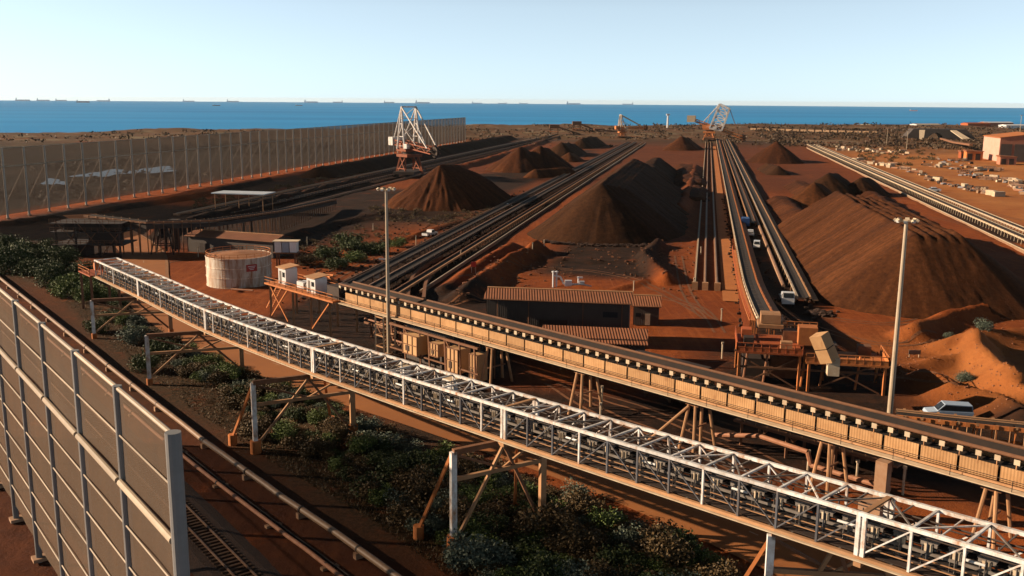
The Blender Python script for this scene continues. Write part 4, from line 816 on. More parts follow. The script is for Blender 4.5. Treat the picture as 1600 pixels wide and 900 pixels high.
rocks('loose_rocks', 420, lambda r: ongrid(r, [(700,480),(760,390),(1090,380),(1090,470),(1000,440),(850,440)]), .1, .4, M['rock'], 'loose stones along the low berms in front of the windrowed pile', 2)
rocks('loose_rocks', 500, lambda r: ongrid(r, [(430,400),(560,340),(700,330),(800,330),(640,410),(520,440)]), .1, .45, M['rockdark'], 'dark lumps strewn over the ground left of the diagonal conveyors', 3)
rocks('pile_toe_lumps', 900, lambda r: (lambda a: Y3(r.choice(((207-19.5+r.gauss(0,1)+abs(a)*.02, 42+a*.5)[0], 207+abs(a)*3.2)), 42-18.6-r.gauss(.5,1), .1) if r.random() < .5 else Y3(288-21.5+r.gauss(-.8,1.1)+abs(a)*.12, -28+a*.6, .1))(r.uniform(-28,28)), .12, .55, M['rockdark'], 'dark lumps of ore rolled out at the toes of the two big piles', 6)
rocks('spilled_ore', 700, lambda r: Y3(r.uniform(170,420), r.choice((r.gauss(14,1.6), r.gauss(21.8,.8), r.gauss(-64,2), r.gauss(-79,1.5), r.gauss(7.9,.4))), .1), .12, .5, M['rockdark'], 'spilled ore lumps beside the yard conveyors', 4)
# ------------------------------------------------------------------ tank, buildings
def tank():
    c = G(375,452); c = Vector((c.x*1.034, c.y*1.034, 0)); r, h = 6.9, 6.3
    t = thing('storage_tank', c, 'rust streaked white storage tank with red sign left of centre', 'tank')
    def ring(m, z, rr, n=48): return [c+Vector((rr*math.cos(2*math.pi*i/n), rr*math.sin(2*math.pi*i/n), z)) for i in range(n)]
    m = MB(); n = 48; m.add(ring(m,0,r)+ring(m,h,r), [(i,(i+1)%n,n+(i+1)%n,n+i) for i in range(n)]); m.build('shell', M['tank'], t, smooth=True)
    m = MB(); m.add(ring(m,h+.02,r+.12)+[c+Vector((0,0,h+.75))], [(i,(i+1)%n,n) for i in range(n)]); m.build('roof', M['tankroof'], t)
    for z in (.05, 2.1, 4.2, h): m = MB(); m.add(ring(m,z,r+.1)+ring(m,z+.14,r+.1)+ring(m,z+.14,r-.02)+ring(m,z,r-.02), [(k*n+i,k*n+(i+1)%n,((k+1)%4)*n+(i+1)%n,((k+1)%4)*n+i) for k in range(4) for i in range(n)]); m.build('stiffener_ring', M['tank'], t)
    m = MB()
    for i in range(0, n, 2):
        p, q = ring(m,h,r-.1)[i], ring(m,h+1.05,r-.1)[i]; q2 = ring(m,h+1.05,r-.1)[(i+2)%n]; m.beam(p,q,.07).beam(q,q2,.07).beam(p.lerp(q,.5), ring(m,h+.52,r-.1)[(i+2)%n], .05)
    m.build('railing', M['orangesteel'], t)
    a = math.radians(-52); e = Vector((math.cos(a), math.sin(a), 0)); s = Vector((-e.y, e.x, 0))
    MB().box(c+e*(r+.1)+Z3*4.4, (.06,2.4,1.5), (e,s,Z3)).build('sign', M['sign'], t)
    for k, z in ((0,4.75),(1,4.4),(2,4.08)): MB().box(c+e*(r+.15)+Z3*z, (.03,1.7-.4*k,.12), (e,s,Z3)).build('sign_text', M['carwhite'], t)
    a = math.radians(-100); e = Vector((math.cos(a), math.sin(a), 0)); s = Vector((-e.y, e.x, 0)); m = MB()
    for k in (-.3,.3): m.beam(c+e*(r+.35)+s*k, c+e*(r+.35)+s*k+Z3*(h+1), .07)
    for z in np.arange(.4, h+.8, .4): m.beam(c+e*(r+.35)-s*.3+Z3*z, c+e*(r+.35)+s*.3+Z3*z, .05)
    m.build('ladder', M['orangesteel'], t); MB().path([c+e*(r)+s*3+Z3*.7, c+e*(r+3)+s*3+Z3*.7, c+e*(r+3.5)+s*8+Z3*.7], .22).build('outlet_pipe', M['rustpipe'], t)
tank()
def gable(name, label, c, X, L, D, he, hr, mw, mr, cat_='building', over=.5):
    """c: middle of the front wall foot, X along the front, away from the camera is +Y side"""
    X = X.normalized(); N = Vector((-X.y, X.x, 0)); t = thing(name, c, label, cat_)
    m = MB(); P = [c-X*L/2, c-X*L/2+N*D, c-X*L/2+N*D+Z3*he, c-X*L/2+N*D/2+Z3*hr, c-X*L/2+Z3*he]; m.extr(P, X*L); m.build('wall', M[mw], t)
    m = MB()
    for s in (0, 1):
        e = c-X*(L/2+over) + (N*(-over) if s == 0 else N*(D+over)) + Z3*(he-over*(hr-he)/(D/2)+.05); rdg = c-X*(L/2+over)+N*D/2+Z3*(hr+.05)
        m.extr([e, rdg, rdg+Z3*.14, e+Z3*.14], X*(L+2*over))
    m.build('roof', M[mr], t)
    MB().tube(c-X*(L/2+over)+N*D/2+Z3*(hr+.22), c+X*(L/2+over)+N*D/2+Z3*(hr+.22), .16, 6).build('ridge_cap', M['tansteel'], t)
    MB().tube(c-X*(L/2+over)-N*(over+.05)+Z3*(he-.05), c+X*(L/2+over)-N*(over+.05)+Z3*(he-.05), .1, 6).build('gutter', M['brownsteel'], t)
    return t, X, N
e0 = G(762,466,7.3); e1 = G(983,478,7.3); L = (e1-e0).length; bx = Vector((math.cos(math.radians(-8)), math.sin(math.radians(-8)), 0)); c = (e0+e1)/2; c.z = 0
t, X, N = gable('workshop_building', 'big brown corrugated shed with red roof behind the tan conveyor', c, bx, L, 8, 7.5, 8.4, 'wall', 'roof')
MB().box(c+X*(-.6)-N*.06+Z3*2.2, (4.6,.08,4.2), (X,N,Z3)).build('roller_door', M['darksteel'], t); MB().box(c+X*(L*.37)-N*.06+Z3*5.5, (2.4,.08,.9), (X,N,Z3)).build('window', M['glass'], t)
for k in (-.42,-.2,.18,.45): MB().tube(c+X*(L*k)-N*.12+Z3*.1, c+X*(L*k)-N*.12+Z3*7.2, .07, 6).build('downpipe', M['brownsteel'], t)
e0 = G(990,477,3.6); e1 = G(1030,479,3.6); c = (e0+e1)/2; c.z = 0
t, X, N = gable('small_shed', 'small dark shed with red roof at the right end of the big brown shed', c, bx, (e1-e0).length, 6.5, 3.6, 4.7, 'wall', 'roof', over=.4)
MB().box(c+X*.3-N*.06+Z3*1.1, (.9,.08,2.1), (X,N,Z3)).build('door', M['cream'], t); MB().box(c-X*1.4-N*.06+Z3*1.9, (.9,.08,.7), (X,N,Z3)).build('window', M['glass'], t)
e0 = G(846,533,3.5); e1 = G(1008,537,3.5); c = (e0+e1)/2; c.z = 0; L = (e1-e0).length
t = thing('lean_to_annex', c, 'low lean-to annex with ribbed red roof in front of the big brown shed', 'building'); X = bx; N = Vector((-X.y, X.x, 0))
MB().extr([c-X*L/2, c-X*L/2+N*5.5, c-X*L/2+N*5.5+Z3*4.5, c-X*L/2+Z3*3.5], X*L).build('wall', M['wall'], t)
MB().extr([c-X*(L/2+.4)-N*.6+Z3*3.46, c-X*(L/2+.4)+N*5.4+Z3*4.56, c-X*(L/2+.4)+N*5.4+Z3*4.7, c-X*(L/2+.4)-N*.6+Z3*3.6], X*(L+.8)).build('roof', M['roof'], t)
MB().extr([c-X*(L/2-3)-N*4+Z3*2.5, c-X*(L/2-3)-N*.2+Z3*3.1, c-X*(L/2-3)-N*.2+Z3*3.22, c-X*(L/2-3)-N*4+Z3*2.62], X*(L-7)).build('awning', M['roof'], t)
for k in (.04,.3,.55,.8): MB().beam(c-X*(L/2-3)+X*(L-7)*k-N*3.8, c-X*(L/2-3)+X*(L-7)*k-N*3.8+Z3*2.5, .16).build('awning_post', M['tansteel'], t)
MB().box(c+X*(L*.44)-N*.05+Z3*2.2, (.9,.08,.8), (X,N,Z3)).build('window', M['lamp'], t)
e0 = G(292,366,4.6); e1 = G(426,378,4.2); c = (e0+e1)/2; c.z = 0; L = (e1-e0).length
t, X, N = gable('long_shed', 'long low dark shed with red roof behind the tank', c, (e1-e0)*Vector((1,1,0)), L, 8, 4.3, 5.2, 'wall', 'roof')
for k in (-.3,.1,.38): MB().box(c+X*(L*k)-N*.06+Z3*1.3, (2.6,.08,2.4), (X,N,Z3)).build('roller_door', M['darksteel'], t)
p = G(449,415); p.z = 0
t = thing('pump_house', p, 'grey-white panelled box on a brown stand right of the tank', 'cabinet')
for a in (-2.2,2.2):
    for b in (-1.2,1.2): MB().beam(p+Vector((a,b,-.2)), p+Vector((a,b,3.2)), .3).build('leg', M['brownsteel'], t)
MB().box(p+Z3*3.3, (6,3.4,.25)).build('deck', M['brownsteel'], t)
for k in range(3): MB().box(p+Vector((-1.8+1.8*k,0,4.7)), (1.6,2.6,2.5)).build('panel_box', M['bluegrey'] if k == 1 else M['carwhite'], t)
MB().box(p+Vector((0,0,6.1)), (6.2,3.2,.18)).build('roof', M['cream'], t)
# canopy beyond the far barrier foot
p = G(382,333)
t = thing('shade_canopy', p, 'flat silver canopy on slim posts below the see-through barrier', 'canopy')
MB().box(p+Z3*7.2, (20,9,.35), (V2,U2,Z3)).build('roof', M['silver'], t)
for a in (-9,0,9):
    for b in (-3.8,3.8): MB().tube(p+V2*a+U2*b, p+V2*a+U2*b+Z3*7.1, .16, 6).build('post', M['tansteel'], t)
# dark transfer station and feed conveyor at the left
p = G(150,398)
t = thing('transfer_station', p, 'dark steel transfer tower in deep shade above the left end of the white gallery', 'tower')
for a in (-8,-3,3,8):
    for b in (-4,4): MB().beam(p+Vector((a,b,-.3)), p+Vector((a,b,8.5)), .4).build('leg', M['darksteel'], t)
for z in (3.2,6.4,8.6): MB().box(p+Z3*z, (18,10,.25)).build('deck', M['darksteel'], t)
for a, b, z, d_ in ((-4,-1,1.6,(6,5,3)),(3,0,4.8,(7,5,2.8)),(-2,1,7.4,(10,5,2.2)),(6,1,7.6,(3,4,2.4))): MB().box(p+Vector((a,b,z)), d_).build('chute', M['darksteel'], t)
m = MB()
for z in (3.3,6.5,8.7):
    for x in np.arange(-9,9.1,1.5): m.beam(p+Vector((x,-5,z)), p+Vector((x,-5,z+1.1)), .08)
    m.beam(p+Vector((-9,-5,z+1.1)), p+Vector((9,-5,z+1.1)), .08).beam(p+Vector((-9,-5,z+.6)), p+Vector((9,-5,z+.6)), .07)
m.build('railing', M['brownsteel'], t)
m = MB()
for a in (-8,-3,3): m.beam(p+Vector((a,-4,.2)), p+Vector((a+5,-4,6.2)), .18).beam(p+Vector((a+5,-4,3.4)), p+Vector((a,-4,9.3)), .18)
m.build('brace', M['brownsteel'], t)
P = [p+Vector((-4,6,9.3)), G(230,348,8.4), G(330,345,7.6), G(430,331,6.0), G(520,312,3.4)]
fc = yconv('feed_conveyor', 'dark feed conveyor with pale idlers running from the transfer tower', 0,0,0,0, 2.2, 'darksteel', 'brownsteel', du=2.4, pts=P)
for k in (.15,.35,.55,.75):
    q = P[1].lerp(P[3], k); MB().beam(q-Z3*.4+V2*1.2, (q.x+1.2,q.y,-.2), .4).build('support_column', M['darksteel'], fc); MB().beam(q-Z3*.4-V2*1.2, (q.x-1.2,q.y,-.2), .4).build('support_column', M['darksteel'], fc)
MB().ribbon([q-Z3*.9 for q in P], [(-1.5,.4),(1.5,.4),(1.5,-.6),(-1.5,-.6)]).build('girder', M['darksteel'], fc)
q = G(258,396)
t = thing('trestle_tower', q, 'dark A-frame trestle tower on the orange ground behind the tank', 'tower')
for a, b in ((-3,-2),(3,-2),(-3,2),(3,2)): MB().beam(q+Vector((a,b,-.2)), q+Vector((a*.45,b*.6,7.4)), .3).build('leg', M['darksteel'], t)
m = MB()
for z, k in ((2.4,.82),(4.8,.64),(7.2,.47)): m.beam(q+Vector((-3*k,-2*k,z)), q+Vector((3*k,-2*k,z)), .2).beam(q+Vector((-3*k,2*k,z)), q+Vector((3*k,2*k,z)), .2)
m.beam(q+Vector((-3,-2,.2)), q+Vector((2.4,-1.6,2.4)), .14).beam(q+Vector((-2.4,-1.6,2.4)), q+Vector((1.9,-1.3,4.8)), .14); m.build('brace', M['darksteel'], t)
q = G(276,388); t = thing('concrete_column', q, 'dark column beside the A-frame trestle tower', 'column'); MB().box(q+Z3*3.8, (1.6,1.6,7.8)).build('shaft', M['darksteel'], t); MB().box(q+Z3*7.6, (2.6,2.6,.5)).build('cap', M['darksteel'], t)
# white pump manifold behind the big shed
p = G(885,449); t = thing('pump_manifold', p, 'white pipes and valves standing behind the big brown shed', 'pump')
m = MB()
for x in (-2.9,-2.2): m.tube(p+Vector((x,0,0)), p+Vector((x,0,3.6)), .2, 8).tube(p+Vector((x,0,3.3)), p+Vector((x,0,3.55)), .36, 8)
m.build('riser', M['carwhite'], t)
MB().path([p+Vector((-2.9,0,2.6)), p+Vector((-1.4,-.2,2.4)), p+Vector((-.6,-.2,.8)), p+Vector((3.8,-.4,.7)), p+Vector((5.4,-.5,.3))], .2).build('pipe', M['carwhite'], t)
MB().box(p+Vector((.4,0,.9)), (1.5,1.2,1.3)).build('pump_body', M['carwhite'], t); MB().tube(p+Vector((2.6,0,.2)), p+Vector((2.6,0,2.4)), .18, 8).box(p+Vector((2.9,0,2.2)), (1.2,.3,.3)).build('valve', M['carwhite'], t); MB().box(p+Vector((3.4,.2,.8)), (1.0,.9,1.1)).build('valve_box', M['carwhite'], t)
# ------------------------------------------------------------------ light masts
def mast(b, h, r0, r1, label, lamps=8):
    t = thing('light_mast', b, label, 'light mast', 'tall light masts')
    MB().tube(b-Z3*.3, b+Z3*h, r0, 12, r1).build('pole', M['tubetan'], t)
    MB().tube(b-Z3*.3, b+Z3*.5, r0*2, 12).build('footing', M['concrete'], t)
    m = MB(); n = 10
    for i in range(n):
        a, c = 2*math.pi*i/n, 2*math.pi*(i+1)/n; m.tube(b+Vector((1.1*math.cos(a),.9*math.sin(a),h)), b+Vector((1.1*math.cos(c),.9*math.sin(c),h)), .07, 6)
        if i % 2 == 0: m.tube(b+Z3*(h-.1), b+Vector((1.1*math.cos(a),.9*math.sin(a),h)), .05, 6)
    m.build('head_ring', M['cream'], t)
    for i in range(lamps):
        a = 2*math.pi*(i+.5)/lamps; o = b+Vector((1.28*math.cos(a),1.05*math.sin(a),h-.05)); e = Vector((math.cos(a),math.sin(a),-.7)).normalized(); s = Vector((-math.sin(a),math.cos(a),0)); u = e.cross(s)
        f = MB().box(o+Z3*.1, (.28,.5,.4), (e,s,u)).build('floodlight', M['cream'], t); MB().box(o+Z3*.1+e*.16, (.03,.42,.32), (e,s,u)).build('lens', M['lamp'], f)
b = G(1389,660); mast(b, DY(1413,345,b.y).z, .36, .22, 'tall pale light mast standing at right in front of the biggest ore pile')
b = G(608,556); mast(b, DY(609,296,b.y).z, .34, .2, 'tall pale light mast left of centre rising past the white gallery')
for px, pb, pt_, lab in ((1385,228,200,'thin light pole in the scrub left of the dark portal'),(1416,238,204,'thin light pole in front of the dark portal'),(1590,240,180,'thin light pole beside the large pink shed')):
    q = G(px, pb); h = DY(px, pt_, q.y).z; t = thing('light_pole', q, lab, 'light pole', 'distant light poles'); MB().tube(q, q+Z3*h, .22, 6, .14).build('pole', M['cream'], t); MB().box(q+Z3*h, (2.2,.5,.4)).build('lamp_head', M['cream'], t)
q = G(1043,200); h = DY(1043,179,q.y).z
t = thing('navigation_tower', q, 'white slim tower on the coast between the two far stackers', 'tower'); MB().tube(q, q+Z3*h, 1.6, 8, 1.2).build('shaft', M['carwhite'], t); MB().box(q+Z3*h, (5,4,2.4)).build('head', M['carwhite'], t)
# ------------------------------------------------------------------ stackers and reclaimers
def stacker(label, base, f, sc, cols, mast_h=26, lean=0., tilt=-.24, boom=26, back=11, w=9., deck=9.5, name='stacker', frame=False):
    f = Vector((f[0],f[1],0)).normalized(); l = Vector((-f.y,f.x,0)); t = thing(name, base, label, 'stacker')
    cw, cb, cx, cd_ = cols
    def P(a, b, z): return base+(f*a+l*b)*sc+Z3*z*sc
    def B(a, b, z): return P(a, b, deck+3+a*tilt+z)
    k = sc
    for a in (-5,5):
        for b in (-1,1):
            MB().box(P(a,b*w*.55,1.0), (5.5*k,1.6*k,1.6*k), (U2,V2,Z3)).build('bogie', M[cd_], t); MB().beam(P(a,b*w*.55,1.6), P(a*.5,b*w*.4,deck-2), .9*k).build('portal_leg', M[cb], t)
    MB().box(P(0,0,deck-1.6), (11*k,w*.95*k,1.6*k), (f,l,Z3)).build('portal', M[cb], t)
    MB().tube(P(0,0,deck-.8), P(0,0,deck+.7), 3.6*k, 20).build('slew_ring', M[cd_], t)
    MB().box(P(-1,0,deck+1.6), (10*k,w*.9*k,1.8*k), (f,l,Z3)).build('machine_deck', M[cb], t)
    for b in (-1,1):
        bb = b*w*.5; m = MB(); n = 8
        for i in range(n):
            a0 = -back+(boom+back)*i/n; a1 = -back+(boom+back)*(i+1)/n
            m.beam(B(a0,bb*.6,0), B(a1,bb*.6,0), .55*k).beam(B(a0,bb*.6,2.6), B(a1,bb*.6,2.6), .5*k).beam(B(a0,bb*.6,0), B(a0,bb*.6,2.6), .32*k).beam(B(a0,bb*.6,0 if i%2 else 2.6), B(a1,bb*.6,2.6 if i%2 else 0), .3*k)
        m.build('boom_truss', M[cb], t)
        top = P(lean,bb*.9,deck+mast_h)
        if frame:                                  # leaning lattice frame instead of an A-frame
            q = [P(0,bb*.9,deck+2), P(11,bb*.9,deck), P(17,bb*.9,deck+mast_h-4), P(8,bb*.9,deck+mast_h)]
            for i in range(4): MB().beam(q[i], q[(i+1)%4], 1.3*k).build('mast_leg', M[cw], t)
            m = MB(); n = 4
            for i in range(n):
                a0, a1 = q[0].lerp(q[3],i/n), q[0].lerp(q[3],(i+1)/n); b0, b1 = q[1].lerp(q[2],i/n), q[1].lerp(q[2],(i+1)/n); m.beam(a0,b1,.7*k).beam(b0,a1,.7*k).beam(a1,b1,.6*k)
            m.build('mast_brace', M[cw], t); MB().tube(q[2], B(boom*.88,bb*.62,2.6), .16*k, 6).build('stay_cable', M[cd_], t); MB().tube(q[3], B(-back*.4,bb*.6,2.6), .3*k, 6).build('backstay', M[cw], t); continue
        MB().tube(P(-4,bb,deck+2), top, .52*k, 8).build('mast_leg', M[cw], t); MB().tube(P(3.5,bb,deck+2), top, .52*k, 8).build('mast_leg', M[cw], t)
        m = MB()
        for z in (.3,.6): m.beam(P(-4,bb,deck+2).lerp(top,z), P(3.5,bb,deck+2).lerp(top,z), .3*k)
        m.beam(P(-4,bb,deck+2).lerp(top,.3), P(3.5,bb,deck+2).lerp(top,.6), .26*k); m.build('mast_brace', M[cw], t)
        MB().tube(top, B(boom*.88,bb*.62,2.6), .46*k, 8).build('forestay', M[cw], t); MB().tube(top, B(-back,bb*.6,2.6), .34*k, 8).build('backstay', M[cw], t)
        MB().tube(P(lean*.6,bb*.95,deck+mast_h*.62), B(boom*.45,bb*.62,2.6), .22*k, 6).build('inner_stay', M[cw], t)
    m = MB().beam(P(lean,-w*.45,deck+mast_h), P(lean,w*.45,deck+mast_h), .8*k).beam(P(lean*.75,-w*.46,deck+mast_h*.75), P(lean*.75,w*.46,deck+mast_h*.75), .4*k).beam(P(lean*.75,-w*.46,deck+mast_h*.75), P(lean,w*.45,deck+mast_h), .3*k).beam(P(-2,-w*.48,deck+mast_h*.3), P(-1,w*.47,deck+mast_h*.6), .3*k).beam(P(-2,w*.48,deck+mast_h*.3), P(-1,-w*.47,deck+mast_h*.6), .3*k); m.build('cross_member', M[cw], t)
    MB().box(B(-back-2,0,1.6), ((7.5 if frame else 4.6)*k,w*.8*k,(6 if frame else 4.6)*k), (f,l,Z3)).build('counterweight', M[cx], t)
    MB().box(B(5,-w*.45,1.2), (3*k,2.2*k,2.6*k), (f,l,Z3)).build('cabin', M[cw], t)
    m = MB()
    for i in range(9):
        a = -4+i*2.; m.beam(P(a*.6,-w*.5,deck+2.5), P(a*.6,-w*.5,deck+3.8), .14*k)
    m.beam(P(-2.6,-w*.5,deck+3.8), P(7.5,-w*.5,deck+3.8), .14*k); m.build('railing', M[cw], t)
    MB().box(P(0,0,3.0), (22*k,w*1.15*k,1.5*k), (U2,V2,Z3)).build('under_carriage', M[cd_], t)
    MB().box(P(-3,0,deck+3.6), (7*k,w*.7*k,3.2*k), (f,l,Z3)).build('machine_house', M[cb], t)
    m = MB()
    for b in (-1,1): m.beam(P(-5,b*w*.5,2), P(3,b*w*.4,deck-2), .5*k).beam(P(5,b*w*.5,2), P(-3,b*w*.4,deck-2), .5*k)
    m.beam(P(-5,-w*.5,5), P(5,-w*.5,5), .5*k).beam(P(-5,w*.5,5), P(5,w*.5,5), .5*k); m.build('portal_brace', M[cb], t)
    m = MB()
    for i in range(10):
        a = -back+(boom+back)*i/9; m.beam(B(a,-w*.3,2.6), B(a,w*.3,2.6), .3*k).beam(B(a,-w*.3,0), B(a,w*.3,0), .3*k)
    m.build('boom_tie', M[cb], t); MB().ribbon([B(-back,0,1.2), B(boom,0,1.2)], [(-w*.2*k,.2),(w*.2*k,.2),(w*.2*k,-.4),(-w*.2*k,-.4)]).build('boom_belt', M[cd_], t)
    e = B(boom,0,1.0); c_ = MB(); n = 20; R_ = 2.9*k
    vs = [e+(f*math.cos(2*math.pi*i/n)+Z3*math.sin(2*math.pi*i/n))*R_*rr+l*s*.8*k for s in (-1,1) for rr in (1,) for i in range(n)]
    c_.add(vs, [(i,(i+1)%n,n+(i+1)%n,n+i) for i in range(n)]+[tuple(range(n))[::-1], tuple(range(n,2*n))])
    for i in range(8): a = 2*math.pi*i/8; c_.box(e+(f*math.cos(a)+Z3*math.sin(a))*R_*1.12, (1.1*k,1.9*k,1.0*k))
    c_.build('bucket_wheel', M[cd_], t)
    m = MB()
    for i in range(14): q = P(-boom*.9+i*3.,0,max(1.6, deck-3-(boom*.9-i*3.)*.18)); 
    MB().beam(P(0,0,deck-1.5), Vector((base.x,base.y,0))+U2*(30*k)+Z3*1.6, 1.8*k, .9*k).build('tripper', M[cd_], t)
    return t
stacker('white A-frame stacker with orange boom behind the gullied pile', Vector((G(640,277).x, G(640,277).y, 0)), (.62,-.78), .93, ('white','rustred','white','darksteel'), mast_h=25, tilt=-.10, deck=13.8, w=10.5)
b = G(1108,221); stacker('far stacker with cream counterweight and pale leaning mast above the central conveyor', Vector((b.x,b.y,0)), (.96,-.28), 1.10, ('white','orangesteel','cream','brownsteel'), mast_h=24, lean=9, boom=30, back=15, deck=10, tilt=-.34, frame=True)
b = G(972,216); stacker('small orange far reclaimer at the end of the black conveyors', Vector((b.x,b.y,0)), (.97,.2), .78, ('cream','orangesteel','orangesteel','brownsteel'), mast_h=22, lean=-3, boom=34, back=6, deck=10, tilt=.0)
for px, py, h, lab in ((866,213,13,'brown lattice transfer tower far left of the orange reclaimer'),(901,209,15,'brown transfer tower between the lattice tower and the orange reclaimer'),(935,210,7,'low brown drive house beside the orange reclaimer')):
    q = G(px,py); t = thing('transfer_tower', q, lab, 'tower')
    for a in (-4,4):
        for b in (-4,4): MB().beam(q+Vector((a,b,-.2)), q+Vector((a,b,h)), .6).build('leg', M['brownsteel'], t)
    MB().box(q+Z3*h*.85, (11,9,h*.3)).build('house', M['brownsteel'], t); MB().box(q+Z3*h*.4, (10,9,.5)).build('deck', M['orangesteel'], t); MB().beam(q+Vector((4,0,h*.8)), q+Vector((30,10,2)), 2.2,1.4).build('gallery', M['brownsteel'], t)
# ------------------------------------------------------------------ vehicles
def wheel_parts(t, xs, yo, r, w=.26):
    for x in xs:
        for s in (-1,1):
            o = MB().tube((x,s*yo-w/2,r), (x,s*yo+w/2,r), r, 16).build('wheel', M['tyre'], t, local=True); MB().tube((x,s*(yo+.02)-w/2,r), (x,s*(yo+.02)+w/2,r), r*.55, 10).build('rim', M['greyplate'], o, local=True)
def pickup(loc, rz, label, paint='carwhite', name='pickup_truck', kind='ute', sc=1., cat_='pickup'):
    t = thing(name, loc, label, cat_, None, rz); t.scale = (sc,)*3; W_ = 1.8
    if kind == 'ute': prof = [(-2.6,.5),(-2.6,1.05),(-.45,1.08),(1.05,1.08),(2.3,1.0),(2.6,.75),(2.6,.42),(-2.6,.42)]; cab = [(-.5,1.06),(-.35,1.75),(.75,1.78),(1.35,1.06)]
    elif kind == 'van': prof = [(-2.6,.45),(-2.65,1.15),(1.3,1.15),(2.5,1.0),(2.65,.7),(2.6,.42),(-2.6,.42)]; cab = [(-2.6,1.13),(-2.45,1.95),(.6,2.0),(1.45,1.13)]
    else: prof = [(-2.2,.5),(-2.25,.95),(-1.4,1.0),(1.0,.95),(2.1,.85),(2.25,.6),(2.2,.38),(-2.2,.38)]; cab = [(-1.6,.95),(-.9,1.45),(.3,1.47),(1.1,.93)]
    MB().extr([(x,-W_/2,z) for x,z in prof], (0,W_,0)).build('body', M[paint], t, local=True)
    MB().extr([(x,-W_/2+.08,z) for x,z in cab], (0,W_-.16,0)).build('cabin', M[paint], t, local=True)
    g = [(cab[0][0]*.82+cab[1][0]*.18+.1, cab[0][1]+.12),(cab[1][0]+.1,cab[1][1]-.1),(cab[2][0]-.05,cab[2][1]-.1),(cab[3][0]-.2,cab[3][1]+.12)]
    for s in (-1,1): MB().extr([(x,s*(W_/2-.07)-.01,z) for x,z in g], (0,.02,0)).build('side_window', M['glass'], t, local=True)
    a, b = Vector((cab[3][0]-.07,0,cab[3][1]+.1)), Vector((cab[2][0]+.06,0,cab[2][1]-.08)); MB().add([a+Vector((.04,-.72,.02)),a+Vector((.04,.72,.02)),b+Vector((.04,.66,.02)),b+Vector((.04,-.66,.02))],[(0,1,2,3)]).build('windscreen', M['glass'], t, local=True)
    for s in (-1,1): MB().box((2.56 if kind != 'car' else 2.2,s*.65,.78 if kind != 'car' else .68), (.1,.32,.16)).build('headlight', M['lamp'], t, local=True)
    if kind == 'ute': MB().box((-1.6,0,1.1), (1.8,1.5,.1)).build('tray', M['darksteel'], t, local=True)
    MB().box((2.62 if kind != 'car' else 2.24,0,.48), (.12,1.7,.2)).build('bumper', M['darksteel'], t, local=True)
    wheel_parts(t, (-1.6,1.6) if kind != 'car' else (-1.35,1.35), .82, .38 if kind != 'car' else .32); return t
def gp(px, py, dz=0.): p = G(px,py); p.z = max(gz(p.x,p.y),0)+dz; return p
pickup(gp(672,369), math.radians(60), 'white utility truck parked on the dirt left of the diagonal conveyors', sc=1.1)
pickup(gp(792,324), math.radians(40), 'tiny white vehicle beside the gullied pile foot', kind='car', name='parked_car', cat_='car')
pickup(Vector((56.2,118.2,gz(56.2,118.2)+.05)), math.radians(172), 'pale blue and white van parked behind the cross conveyor at right', paint='carblue', kind='van', name='parked_van', sc=1.08, cat_='van')
pickup(gp(1457,300), math.radians(170), 'white car parked alone on the tan ground of the storage yard', kind='car', name='parked_car', sc=1.5, cat_='car')
pickup(Y3(298,14.2,.1), math.radians(80), 'white small truck in the lane between the central conveyors', sc=1.0); pickup(Y3(272,14.8,.1), math.radians(255), 'white vehicle stopped in the central lane nearer the camera', kind='van', name='parked_van', cat_='van')
def truck(loc, rz, label):
    t = thing('flatbed_truck', loc, label, 'truck', None, rz)
    MB().box((0,0,.85), (7.2,1.0,.3)).build('chassis', M['darksteel'], t, local=True); MB().extr([(1.9,-1.15,.7),(1.9,-1.15,2.9),(3.2,-1.15,2.9),(3.7,-1.15,1.9),(3.8,-1.15,.7)], (0,2.3,0)).build('cab', M['carwhite'], t, local=True)
    MB().add([(3.28,-1,2.8),(3.28,1,2.8),(3.73,1,1.95),(3.73,-1,1.95)],[(0,1,2,3)]).build('windscreen', M['glass'], t, local=True)
    MB().box((-1.2,0,1.15), (5.6,2.3,.22)).build('tray', M['greyplate'], t, local=True); MB().box((1.5,0,1.7), (.12,2.3,1.1)).build('headboard', M['carwhite'], t, local=True); MB().box((-.6,0,1.7), (2.6,1.8,.9)).build('load', M['bluegrey'], t, local=True)
    for s in (-1,1): MB().box((3.8,s*.85,1.0), (.08,.35,.22)).build('headlight', M['lamp'], t, local=True); MB().box((2.7,s*1.16,2.2), (.9,.03,.7)).build('side_window', M['glass'], t, local=True)
    wheel_parts(t, (-3,-2,2.7), 1.0, .48, .3)
truck(Y3(196.5,17.1,.1), math.radians(-100), 'white flatbed truck facing the camera at the near end of the tan edged conveyor')
def container(loc, rz, mm, label, L=6., group=None, name='shipping_container'):
    t = thing(name, loc, label, 'container', group, rz)
    MB().box((0,0,1.35), (L,2.4,2.5)).build('body', M[mm], t, local=True)
    m = MB()
    for x in np.arange(-L/2+.25, L/2, .5):
        for s in (-1,1): m.box((x,s*1.23,1.35), (.22,.08,2.3))
    tag(m.build('corrugation', M[mm], t, local=True), None)
    for s in (-1,1): MB().box((L/2+.03,s*.58,1.35), (.06,1.1,2.3)).build('door', M[mm], t, local=True)
    return t
container(Y3(322,13.5,.1), TH*-1+math.radians(90), 'blue', 'small blue container in the dark lane between the central conveyors', L=5)
